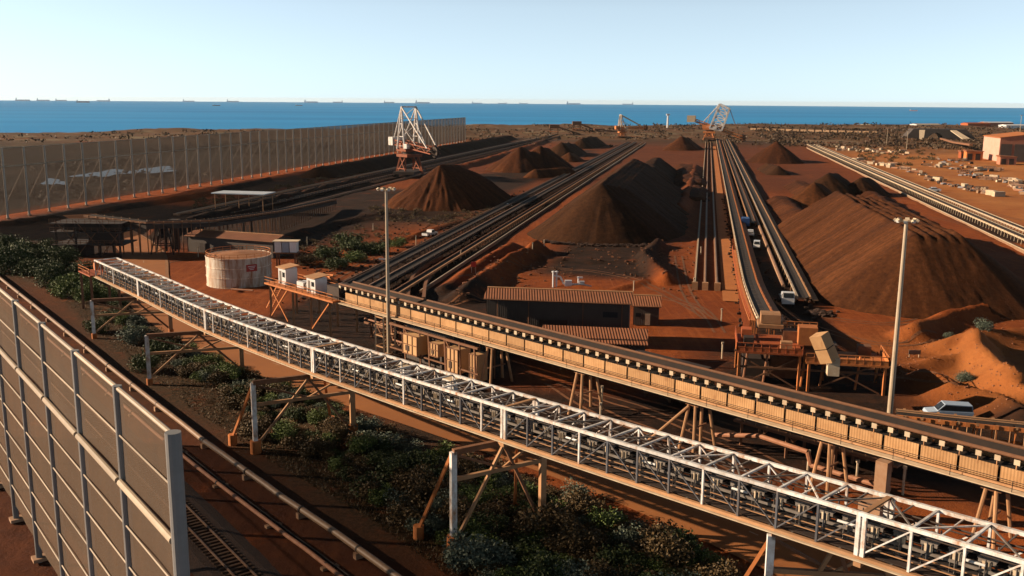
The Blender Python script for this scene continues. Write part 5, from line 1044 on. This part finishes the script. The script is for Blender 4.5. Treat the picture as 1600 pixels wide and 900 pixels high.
# ------------------------------------------------------------------ right-hand storage yard, shed, train, portal
C0 = G(1560,253); C0.z = 0; L, D, he = 44., 42., 16.5
t = thing('industrial_shed', C0, 'large pink-red steel shed with pale lit side wall at the right edge', 'building')
P0 = C0; MB().extr([P0, P0+V2*L, P0+V2*L+Z3*he, P0+V2*L/2+Z3*(he+3), P0+Z3*he], U2*D).build('wall', M['pinkwall'], t)
for s in (0,1):
    e = P0+V2*(L*s)+V2*(-.6 if s == 0 else .6)+Z3*(he+.1)-U2*.6; r_ = P0+V2*L/2+Z3*(he+3.1)-U2*.6; MB().extr([e, r_, r_+Z3*.3, e+Z3*.3], U2*(D+1.2)).build('roof_sheet', M['orangesteel'], t)
for k in range(5): MB().box(P0+V2*(4.2+8.9*k)-U2*.1+Z3*6.6, (7.2,.2,11.5), (V2,U2,Z3)).build('bay_shade_panel', M['wall'], t)  # solid dark panels stand in for the shade inside the bays
MB().box(P0-V2*.08+U2*D*.5+Z3*8.2, (.12,D-.6,15.8), (V2,U2,Z3)).build('sunlit_side_cladding', mat('sunlit pink cladding', (.70,.44,.34), (.60,.35,.26), .3, .75), t)  # sunlight painted in: side wall paler than the shaded front
for px, py, w_, h_, mm, lab in ((1520,250,11,6,'orangesteel','orange open-fronted shed left of the large pink shed'),(1508,247,8,4.5,'redsteel','small red lean-to at the foot of the tunnel conveyor'),(1572,257,10,5,'pinkwall','small pink box building in front of the large pink shed')):
    q = G(px,py); t = thing('small_shed', q, lab, 'building'); MB().box(q+Z3*h_/2, (w_,8,h_), (V2,U2,Z3)).build('wall', M[mm], t); MB().extr([q-V2*(w_/2+.5)-U2*4.6+Z3*(h_+.05), q+V2*(w_/2+.5)-U2*4.6+Z3*(h_+.05), q+V2*(w_/2+.5)-U2*4.6+Z3*(h_+.5), q-V2*(w_/2+.5)-U2*4.6+Z3*(h_+1.1)], U2*9.2).build('roof', M['roof'], t)
    for k in (-.28,.2): MB().box(q+V2*w_*k-U2*4.05+Z3*h_*.42, (w_*.3,.1,h_*.75), (V2,U2,Z3)).build('door', M['darksteel'], t)
# junk rows
JR = random.Random(11)
def j_pipes(r):
    t = thing('pipe_stack', (0,0,0), '', 'pipes', 'pipe stacks in the storage yard')
    for i, (y, z) in enumerate(((-.9,.3),(-.3,.3),(.3,.3),(.9,.3),(-.6,.85),(0,.85),(.6,.85))): MB().tube((-3.5,y,z), (3.5,y,z), .29, 8).build('pipe', M['cream'] if i%3 else M['rustpipe'], t, local=True)
    return t
def j_crate(r):
    t = thing('timber_crate', (0,0,0), '', 'crate', 'crates in the storage yard'); MB().box((0,0,1.0), (2.6,2.,1.8)).build('box', M['timber'], t, local=True)
    for x in (-1.2,0,1.2): MB().box((x,0,1.0), (.16,2.1,1.9)).build('batten', M['tansteel'], t, local=True)
    MB().box((0,0,.06), (2.8,2.2,.12)).build('pallet', M['timber'], t, local=True); return t
def j_frame(r):
    t = thing('steel_frame', (0,0,0), '', 'steel frame', 'steel frames in the storage yard')
    for y in (-1.3,1.3):
        MB().beam((-3.5,y,.3), (3.5,y,.3), .3).build('chord', M['rail'], t, local=True); MB().beam((-3.5,y,1.9), (3.5,y,1.9), .3).build('chord', M['rail'], t, local=True)
        m = MB()
        for k in range(5): x = -3.5+1.4*k; m.beam((x,y,.3), (x+1.4,y,1.9), .2).beam((x,y,.3), (x,y,1.9), .2)
        m.build('lattice', M['rail'], t, local=True)
    return t
def j_drum(r):
    t = thing('conveyor_pulley', (0,0,0), '', 'pulley', 'conveyor pulleys in the storage yard'); MB().tube((0,-1.3,1.1), (0,1.3,1.1), 1.0, 16).build('drum', M['darksteel'], t, local=True); MB().tube((0,-2,1.1), (0,2,1.1), .22, 8).build('shaft', M['rail'], t, local=True)
    for s in (-1,1): MB().box((0,s*1.8,.55), (.9,.4,1.1)).build('stand', M['orangesteel'], t, local=True)
    return t
def j_cont(r): return container((0,0,0), 0, 'cream', '', group='containers in the storage yard')
def j_plate(r):
    t = thing('plate_stack', (0,0,0), '', 'steel plates', 'plate stacks in the storage yard')
    for k in range(4): MB().box((JR.uniform(-.2,.2),JR.uniform(-.2,.2),.2+.3*k), (4.5-.3*k,2.2,.2)).build('plate', M['bluegrey'] if k%2 else M['rail'], t, local=True)
    return t
ROWS = [(1405,262,1478,288,13,'the diagonal row nearest the open tan ground'),(1440,257,1562,268,16,'the row just below the dark bushes'),(1482,291,1562,305,13,'the row nearest the lone white car'),(1500,272,1600,288,16,'the middle row at right'),(1570,283,1600,303,9,'the cluster at the right edge'),(1305,232,1420,240,18,'the far line beyond the right side conveyors'),(1450,250,1520,256,9,'the short row left of the orange shed'),(1330,250,1400,262,8,'the near edge of the far line')]
KND = {'pipes':(j_pipes,'stack of pale and rusty pipes in '),'crate':(j_crate,'weathered timber crate in '),'frame':(j_frame,'rusty lattice steel frame in '),'drum':(j_drum,'dark conveyor pulley on orange stands in '),'cont':(j_cont,'cream shipping container in '),'plate':(j_plate,'stack of blue-grey and rusty plates in ')}
proto = {}
for x0,y0,x1,y1,n,where in ROWS:
    n = int(n*2.5)
    for i in range(n):
        k = (i+JR.random())/n; px = x0+(x1-x0)*k; py = y0+(y1-y0)*k+JR.uniform(-3.5,3.5); p = gp(px, py); kd = JR.choice(['pipes','crate','frame','drum','plate','crate','frame','drum','plate','pipes','cont'])
        if 'far line' in where: kd = JR.choice(['cont','cont','frame','pipes'])
        fn, lab = KND[kd]; sc = JR.uniform(.4,.9)
        if kd not in proto: o = proto[kd] = fn(JR); o.location = p; o.rotation_euler = (0,0,JR.uniform(0,3.1)); o.scale = (sc,)*3; o['label'] = lab+where
        else: dup(proto[kd], p, JR.uniform(0,3.1), sc, lab+where)
# ore train
a, b = G(1172,206.5), G(1372,212.5); n = 17; d = (b-a)/n; ang = math.atan2(d.y,d.x); Lw = d.length*.80
ORD = ['first','second','third','fourth','fifth','sixth','seventh','eighth','ninth','tenth','eleventh','twelfth','thirteenth','fourteenth','fifteenth','sixteenth','seventeenth','eighteenth']
t = thing('ore_wagon', a, 'pale ore wagon, leftmost of the train near the coast', 'wagon', 'ore wagons of the distant train', ang)
MB().extr([(-Lw/2,-1.6,1.2),(-Lw/2,-1.6,3.9),(Lw/2,-1.6,3.9),(Lw/2,-1.6,1.2)], (0,3.2,0)).build('body', M['timber'], t, local=True); MB().box((0,0,.95), (Lw*.9,1.4,.4)).build('underframe', M['darksteel'], t, local=True)
for x in (-.32,.32): MB().box((Lw*x,0,.5), (2.4,2.2,.9)).build('bogie', M['darksteel'], t, local=True)
MB().box((0,0,3.95), (Lw*.9,2.6,.5)).build('ore_load', M['rockdark'], t, local=True)
t.location = a+d*.5+Z3*1.6
for i in range(1, n): dup(t, a+d*(i+.5)+Z3*1.6, label='pale ore wagon, %s from the left in the train near the coast' % ORD[i])
tb = MB(); q0, q1 = a-d*2, b+d*2; tb.ribbon([q0, q1], [(-4,1.6),(4,1.6),(7,-2),(-7,-2)]); tag(tb.build('railway_embankment', M['brownsteel']), 'brown earth bank carrying the distant ore train', 'embankment')
# dark portal with pale wing walls
q = G(1462,219); t = thing('tunnel_portal', q, 'dark embankment portal with arched opening and pale wing walls in the scrub', 'tunnel')
m = MB(); n = 14; Wd, Hh = 34., 12.
out = [q-V2*Wd-Z3*1, q-V2*Wd*.7+Z3*Hh, q+V2*Wd*.9+Z3*Hh, q+V2*Wd*1.3-Z3*1]; arch = [q+V2*(8*math.cos(math.pi*i/n))+Z3*(9*math.sin(math.pi*i/n)-1) for i in range(n+1)]
MB().extr(out+arch, U2*24).build('face', M['wall'], t)
for s, x in ((-1,-12),(1,14)): MB().extr([q+V2*x-U2*1+Z3*(Hh-1), q+V2*(x+6*s)-U2*1+Z3*(Hh-1), q+V2*(x+22*s if s > 0 else x-8)-U2*16, q+V2*(x+13*s if s > 0 else x-4)-U2*16], Z3*-.8).build('wing_wall', M['cream'], t)
q1 = G(1470,221); q2 = G(1516,240); MB().ribbon([q1+Z3*3, q1.lerp(q2,.5)+Z3*4, q2+Z3*7], [(-1.3,.8),(1.3,.8),(1.3,-.7),(-1.3,-.7)]).build('approach_conveyor', M['brownsteel'], t)
for px0, px1, py, h_, mw, mr, lab in ((1432,1470,198.5,5,'carwhite','cream','low white building at the shore left of the long red ones'),(1512,1548,199,9,'redsteel','redsteel','red roofed long building on the shore, left one'),(1540,1583,198,10,'pinkwall','carwhite','white roofed long building on the shore, middle one'),(1572,1640,201,7,'carwhite','carwhite','long white wall building on the shore at the right edge'),(1350,1362,199,4,'carwhite','cream','tiny white hut alone on the shore line')):
    a_, b_ = G(px0,py), G(px1,py); a_.z = b_.z = 0; t, _, _ = gable('shore_building', lab, (a_+b_)/2, b_-a_, (b_-a_).length, 18, h_*.6+1, h_*.6+2.4, mw, mr)
# ------------------------------------------------------------------ railway and pipelines bottom left
ra, rb = (G(285,792)+G(285,821))/2, (G(390,900)+G(360,900))/2; rd = (rb-ra).normalized(); rs = Vector((rd.y,-rd.x,0)); GA = (G(285,792)-G(285,821)).dot(rs); GA = min(2.2, max(1.5, abs(GA)))
t = thing('railway_track', ra, 'single railway track on dark ballast at the bottom left beside the near barrier', 'railway')
pa, pb = ra-rd*150, ra+rd*70
MB().ribbon([pa, pb], [(-2.0,.32),(2.0,.32),(3.4,-.1),(-3.4,-.1)]).build('ballast_bed', M['ballast'], t)
for s in (-1,1): MB().beam(pa+rs*s*GA/2+Z3*.52, pb+rs*s*GA/2+Z3*.52, .11, .17).build('rail', M['rail'], t)
sl_ = [MB().box(ra+rd*x+Z3*.36, (.26,2.6,.16), (rd,rs,Z3)) for x in np.arange(-60,30,.68)]; repeat(t, 'sleeper', M['sleeper'], sl_, [ra+rd*x for x in np.arange(-60,30,.68)], 100)
def pipeline(pts, r, z, mm, label, band=9., seed=0):
    P = cat([Vector((p.x,p.y,z)) for p in pts], 10); t = thing('pipeline', Vector((P[0].x,P[0].y,0)), label, 'pipeline')
    m = MB(); n = 12; vs = []
    rr = random.Random(seed)
    for i, p in enumerate(P):
        d = (P[min(i+1,len(P)-1)]-P[max(i-1,0)]).normalized(); s = Vector((d.y,-d.x,0)).normalized(); u = s.cross(d); o = s*rr.uniform(-.05,.05)+Z3*rr.uniform(-.05,.05)
        vs += [p+o+(s*math.cos(2*math.pi*k/n)+u*math.sin(2*math.pi*k/n))*r for k in range(n)]
    m.add(vs, [(i*n+k, i*n+(k+1)%n, (i+1)*n+(k+1)%n, (i+1)*n+k) for i in range(len(P)-1) for k in range(n)]); m.build('pipe', M[mm], t, smooth=True)
    acc = 0
    for i in range(len(P)-1):
        L_ = (P[i+1]-P[i]).length; acc += L_; 
        if acc > band:
            acc = 0; d = (P[i+1]-P[i]).normalized(); MB().tube(P[i]-d*.12, P[i]+d*.12, r*1.14, 14).build('joint_band', M['darksteel'], t); MB().box((P[i].x,P[i].y,z*.4-.1), (.5,.9,z*.8), (d, Vector((d.y,-d.x,0)), Z3)).build('saddle', M['concrete'], t)
pipeline(PIPEC, .31, .85, 'pipe', 'thick tan pipeline running diagonally across the lower left')
off = lambda pts, k: [p+Vector((-.76*k,-.65*k,0)) for p in pts]
pipeline(off(PIPEC, 3.3), .20, .45, 'rustpipe', 'thinner rusty pipeline beside the thick tan one', seed=3); pipeline(off(PIPEC, 2.6), .11, .25, 'darksteel', 'thin dark cable pipe between the two larger pipelines', seed=4)
# ------------------------------------------------------------------ small posts and signs
for i, (px, py, h) in enumerate(((990,455,2.),(1095,398,2),(1084,452,2.4),(368,383,2),(405,392,2),(310,402,2.5),(583,360,2),(650,383,2.5),(720,404,2.),(1127,503,2.4),(940,640,3),(938,655,2),(1330,690,2.5),(1338,752,2.2),(1262,735,2.2),(1410,775,3),(832,402,1.6),(1128,560,2.5),(850,395,1.6),(480,382,2))):
    q = gp(px,py); o = MB().tube(q-Z3*.3, q+Z3*h, .12, 6).box(q+Z3*h, (.32,.32,.3)).build('marker_post', M['cream']); tag(o, 'short pale marker post standing on the red dirt', 'post', 'marker posts around the yard')
def signboard(px, py, w, h, z, mm, label):
    q = gp(px,py); t = thing('sign_board', q, label, 'sign')
    for s in (-1,1): MB().beam(q+Vector((s*w*.4,0,-.2)), q+Vector((s*w*.4,0,z+h)), .12).build('post', M['cream'], t)
    MB().box(q+Vector((0,-.08,z+h/2)), (w,.06,h)).build('panel', M[mm], t)
signboard(585,436,2.2,.8,.3,'carwhite','small sign plate on the dirt left of the left mast'); signboard(740,430,1.2,1.2,1.6,'sign','round-topped red and white sign beside the diagonal road'); signboard(1428,560,1.9,.7,.5,'greyplate','low grey sign plate right of the right mast'); signboard(600,410,2.6,.5,.6,'carwhite','white bar sign just left of the left mast')
# ------------------------------------------------------------------ ships
def ship(px, L, dist, hull, label, proto=None, rz=0, py=None):
    d = ray(px, 165); h = Vector((d.x,d.y,0)).normalized(); p = h*dist; p.z = -8-dist**2/(2*6.371e6); az = math.atan2(h.y,h.x)-math.pi/2+rz
    if proto: return dup(proto, p, az, L*.8/280, label)
    t = thing('cargo_ship', p, label, 'ship', 'ships on the horizon', az); t.scale = (L*.8/280,)*3
    hl = [(-140,0,-2),(-140,0,22),(118,0,22),(146,0,26),(138,0,-2)]
    MB().extr([(x,-18,z) for x,_,z in hl], (0,36,0)).build('hull', M[hull], t, local=True); MB().box((-118,0,36), (24,34,30)).box((-118,0,56), (14,10,14)).build('bridge', M['shipwhite'], t, local=True)
    for x in (-70,-25,20,65,105): MB().box((x,0,25), (30,24,6)).build('hatch', M[hull], t, local=True)
    return t
PR = ship(36, 250, 16500, 'shiphazed', 'pale bulk carrier, leftmost ship on the horizon'); PRR = ship(130, 150, 10500, 'shipred', 'nearest ship with red hull and white bridge left of the horizon')
for i, (px, L, dist, f) in enumerate(((68,240,17500,0),(96,220,18000,0),(162,230,15500,1),(295,230,17000,0),(364,250,17000,0),(486,270,16000,0),(528,220,17500,1),(608,240,18000,0),(660,300,16500,0),(745,230,17500,0),(785,200,18000,1),(818,200,18500,0),(896,300,16800,0),(981,240,17200,1))):
    ship(px, L, dist, None, 'pale bulk carrier on the horizon, %s from the left among the grey ships' % ORD[i+1], PR, rz=math.pi*f)
for px, dist, lab in ((338,6500,'tiny workboat on the sea below the horizon at left'),(467,7000,'tiny workboat on the sea left of the white stacker'),(1428,6800,'tiny pale boat on the sea above the dark portal')): ship(px, 60, dist, None, lab, PRR)
# ------------------------------------------------------------------ vegetation
def leafclump(name, seed, rx, rz_, n, lf, m, lumps=7, stems=5):
    r = np.random.default_rng(seed); b = MB(); C_ = [(r.uniform(-.6,.6)*rx, r.uniform(-.6,.6)*rx, r.uniform(.35,.8)*rz_, r.uniform(.35,.62)) for _ in range(lumps)]
    V_ = np.zeros((n*4,3))
    for i in range(n):
        cx, cy, cz, cr = C_[r.integers(lumps)]; d = r.normal(size=3); d /= np.linalg.norm(d); k = cr*(r.random()**.45)
        p = np.array([cx+d[0]*k*rx, cy+d[1]*k*rx, max(.05, cz+d[2]*k*rz_)]); a = r.normal(size=3); a[2] = a[2]*.7+.5; a /= np.linalg.norm(a); q = np.cross(a, r.normal(size=3)); q /= np.linalg.norm(q); s = lf*r.uniform(.6,1.4)
        V_[4*i:4*i+4] = [p-q*s*.28, p+a*s*.5-q*s*.05+0*q, p+q*s*.28, p-a*s*.5]
    b.v = [tuple(x) for x in V_]; b.f = [(4*i,4*i+1,4*i+2,4*i+3) for i in range(n)]
    me = bpy.data.meshes.new(name); me.from_pydata(b.v, [], b.f); me.materials.append(m); return me
def stemmesh(seed, rx, h):
    r = random.Random(seed); m = MB()
    for _ in range(6): a = r.uniform(0,6.28); m.tube((0,0,-.1), (math.cos(a)*rx*.5, math.sin(a)*rx*.5, h*.7), .06, 5, .02)
    me = bpy.data.meshes.new('stem'); me.from_pydata(m.v, [], m.f); me.materials.append(M['stem']); return me
LM = [leafclump('shrub', 10+i, 1.7, 1.7, 2300, .22, LEAF[i % 3], 10) for i in range(6)] + [leafclump('shrub', 30+i, 1.6, 1.9, 2300, .19, LEAF[(1,3,1,2)[i]], 9) for i in range(4)]
LM += [leafclump('shrub', 50+i, 3.6, 3.2, 6500, .30, LEAF[(0,3)[i]], 14) for i in range(2)]
KL = ['dark green leafy shrub in the roadside thicket under the white gallery','grey-green saltbush in the roadside thicket under the white gallery','olive brown dry shrub in the roadside thicket under the white gallery']*2+['pale grey-green bush in the roadside thicket under the white gallery','fresh green bush in the roadside thicket under the white gallery','pale grey-green bush in the roadside thicket under the white gallery','olive brown dry shrub in the roadside thicket under the white gallery']
THICK = [(150,450),(200,462),(245,505),(330,560),(400,600),(470,622),(545,655),(640,700),(730,735),(800,760),(880,768),(960,810),(1060,862),(1130,905),(1100,960),(760,930),(690,850),(560,760),(430,680),(310,600),(200,520)]
VR = random.Random(5); pts = []
def nearroad(p):
    return min((p-q).length for q in ROADC) < 6.2 or min((p-a.lerp(b,max(0,min(1,(p-a).dot(b-a)/(b-a).length_squared)))).length for a, b in zip(PIPEC[:-1],PIPEC[1:])) < 4.5
tries = 0
while len(pts) < 272 and tries < 14000:
    tries += 1; q = inpoly(VR, THICK)
    if not q: continue
    p = G(*q)
    if nearroad(p): continue
    s = VR.uniform(.75,1.5) if q[0] > 560 else VR.uniform(.55,1.2)
    if any((p-a).length < .62*(s+c) for a, c in pts): continue
    pts.append((p, s))
def shrub(p, s, k, label, group, zs=1.):
    o = bpy.data.objects.new('shrub', LM[k]); COL.objects.link(o); o.location = (p.x,p.y,gz(p.x,p.y)-.05); o.rotation_euler = (0,0,VR.uniform(0,6.28)); o.scale = (s,s,s*zs*VR.uniform(.75,1.15)); tag(o, label, 'shrub', group)
for p, s in pts:
    px_grey = VR.random(); k = VR.choice([0,3,7,2,2,5,9,5]) if px_grey < .74 else VR.choice([1,4,6,8,7])
    shrub(p, s, k, KL[k], 'shrubs of the roadside thicket', .85)
for px, py, s, k, lab in ((118,462,2.0,7,'large bright green bush at the left end of the thicket'),(85,445,1.7,3,'round dark bush beside the large bright green one'),(60,430,2.1,0,'dark bush in shade at the left edge near the pipeline'),(20,425,2.3,3,'darkest bush at the far left edge'),(100,415,1.8,0,'dark bush behind the bright green one'),(40,405,2.,5,'olive bush at the left edge behind the dark ones'),(75,400,1.6,3,'dark shrub below the transfer tower'),(140,470,1.5,7,'small bright green bush beside the leftmost trestle'),(205,535,1.7,8,'grey-green bush left of the second trestle'),(175,500,1.3,3,'dark bush between the two leftmost trestles'),(250,560,1.4,0,'dark bush at the foot of the second trestle'),(905,870,1.5,9,'olive brown bush near the bottom edge, right of centre'),(1040,885,1.8,9,'round olive bush at the bottom edge by the road'),(770,890,1.6,6,'silvery saltbush at the bottom edge left of centre'),(232,580,1.3,3,'dark shrub hiding the foot of the second trestle from the left'),(150,520,1.3,0,'dark shrub hiding the foot of the leftmost trestle'),(398,684,1.2,2,'brown shrub hiding the foot of the middle trestle'),(175,470,1.6,7,'fresh green bush right of the large bright green one'),(130,440,1.7,0,'dark bush under the left end platform'),(10,395,2.2,0,'tall dark bush at the extreme left edge'),(55,415,2.,3,'dark bush between the two olive ones at the left edge'),(735,885,1.5,8,'silvery saltbush beside the bottom edge one'),(850,845,1.8,5,'broad olive bush in front of the brown trestle foot')):
    p = G(px,py); big = px < 160 and py < 475; shrub(p, s*.68 if big else s, (11 if k == 7 else 10) if big else k, lab, None)
for i, (px, py, s) in enumerate(((545,385,2.6),(515,405,2.4),(560,408,2.2),(590,395,2.),(530,420,1.8),(620,385,1.8),(480,412,1.8),(555,395,2.4))): shrub(gp(px,py), s, (0,3,7,0,3,7,5,3)[i], 'dark bush in the clump of shrubs right of the tank', 'shrubs of the clump right of the tank', .8)
for px, py, s in ((1535,535,1.1),(1505,598,.9),(1512,600,.7),(1480,540,.6)): shrub(gp(px,py), s, 6, 'pale grey bush growing on the dirt mound at right', 'bushes on the dirt mound', .8)
def lowscrub(name, n, poly, smin, smax, m, label, zs):
    r = np.random.default_rng(n); V_ = []
    for _ in range(n):
        q = inpoly(VR, poly); p = np.array(gp(*q)); sz = VR.uniform(smin, smax)
        for k in range(70):
            d = r.normal(size=3); d /= np.linalg.norm(d); c_ = p+d*sz*r.random()**.5*np.array([1,1,zs])+np.array([0,0,sz*zs*.5]); a = r.normal(size=3); a /= np.linalg.norm(a); q_ = np.cross(a, r.normal(size=3)); q_ /= np.linalg.norm(q_); V_ += [c_-q_*sz*.14, c_+a*sz*.3, c_+q_*sz*.14]
    me = bpy.data.meshes.new(name); me.from_pydata([tuple(v) for v in V_], [], [(3*i,3*i+1,3*i+2) for i in range(len(V_)//3)]); me.materials.append(m); o = bpy.data.objects.new(name, me); COL.objects.link(o); tag(o, label, 'scrub', kind='stuff')
lowscrub('low_scrub', 150, [(575,322),(700,333),(800,320),(790,345),(700,352),(590,345)], .4, 1.2, LEAF[2], 'low dry scrub in the band below the gullied pile', .7)
lowscrub('field_scrub', 70, [(1290,224),(1420,226),(1470,244),(1430,262),(1350,250)], 1.2, 3.2, LEAF[2], 'dark scrub in the field between conveyors and storage yard', .5)
lowscrub('verge_scrub', 160, [(420,395),(560,350),(640,368),(520,425)], .3, 1.1, LEAF[2], 'sparse scrub on the verge right of the tank', .6)
lowscrub('bank_scrub', 200, [(300,312),(440,290),(600,258),(600,268),(440,302),(300,330)], .5, 1.5, LEAF[2], 'scrub along the foot of the see-through barrier', .6)
# far scrub: a mass nobody could count
def farscrub():
    r = np.random.default_rng(3); b = MB(); N_ = 5200; n = 0; V_, F_ = [], []
    while n < N_:
        if r.random() < .45: x = r.uniform(-700,1300); y = r.uniform(850,1750)
        elif r.random() < .5: u = r.uniform(250,900); v = r.uniform(-420,-236); x, y = u*U2.x+v*V2.x, u*U2.y+v*V2.y
        else: u = r.uniform(900,1500); v = r.uniform(60,520); x, y = u*U2.x+v*V2.x, u*U2.y+v*V2.y
        if y > coastY(x)-15 or vnoise(x*.012, y*.012, 5) < .42: continue
        s = r.uniform(.5,1.6)*(1+y/1400); z = 0.
        for k in range(7):
            p = np.array([x,y,0])+r.normal(size=3)*np.array([s,s,.25*s])+np.array([0,0,.55*s]); a = r.normal(size=3); a /= np.linalg.norm(a); q = np.cross(a, r.normal(size=3)); q /= np.linalg.norm(q); V_ += [p-q*s*.6, p+a*s*.8, p+q*s*.6]
        n += 1
    V_ = np.array(V_); zz = np.zeros(len(V_)); 
    for i in range(0, len(V_), 20000): zz[i:i+20000] = gheight(V_[i:i+20000,0:1], V_[i:i+20000,1:2])[:,0]
    V_[:,2] += np.maximum(zz, -5); me = bpy.data.meshes.new('coastal_scrub'); me.from_pydata(V_.tolist(), [], [(3*i,3*i+1,3*i+2) for i in range(len(V_)//3)]); me.materials.append(leafmat('brown coastal scrub leaves', (.028,.016,.008), (.080,.046,.022))); o = bpy.data.objects.new('coastal_scrub', me); COL.objects.link(o); tag(o, 'olive coastal scrub scattered over the far dunes and flats', 'scrub', kind='stuff')
farscrub()
def grass():
    r = np.random.default_rng(9); V_ = []; rr = random.Random(2); n = 0
    while n < 26000:
        q = inpoly(rr, THICK+[]) if n % 5 else inpoly(rr, [(100,470),(200,560),(300,640),(420,720),(560,800),(700,900),(760,900),(560,760),(430,680),(310,600),(200,520),(130,455)])
        n += 1; p = G(*q)
        if nearroad2(p): continue
        s = r.uniform(.12,.42); a = r.uniform(0,6.28); t_ = r.normal(size=2)*.16; V_ += [(p.x-math.cos(a)*.05,p.y-math.sin(a)*.05,0.), (p.x+math.cos(a)*.05,p.y+math.sin(a)*.05,0.), (p.x+t_[0],p.y+t_[1],s)]
    V_ = np.array(V_); V_[:,2] += np.maximum(gheight(V_[:,0:1], V_[:,1:2])[:,0], -1); me = bpy.data.meshes.new('dry_grass'); me.from_pydata(V_.tolist(), [], [(3*i,3*i+1,3*i+2) for i in range(len(V_)//3)]); me.materials.append(LEAF[2]); o = bpy.data.objects.new('dry_grass', me); COL.objects.link(o); tag(o, 'dry grass and twigs between the roadside shrubs', 'grass', kind='stuff')
RCA = np.array([(p.x,p.y) for p in ROADC])
def nearroad2(p): return float(np.min(np.hypot(RCA[:,0]-p.x, RCA[:,1]-p.y))) < 6
grass()
# ------------------------------------------------------------------ haze: thin sea air round the whole place
hm = bpy.data.materials.new('thin sea haze'); hm.use_nodes = True; hn = hm.node_tree; hn.nodes.remove(hn.nodes['Principled BSDF'])
pv = hn.nodes.new('ShaderNodeVolumePrincipled'); pv.inputs['Color'].default_value = (.84,.94,1,1); pv.inputs['Density'].default_value = 1.2e-5; pv.inputs['Anisotropy'].default_value = .2
hn.links.new(pv.outputs[0], hn.nodes['Material Output'].inputs['Volume'])
hz_ = MB().box((0,0,-52), (90000,90000,204)).build('haze', hm); tag(hz_, kind='stuff')
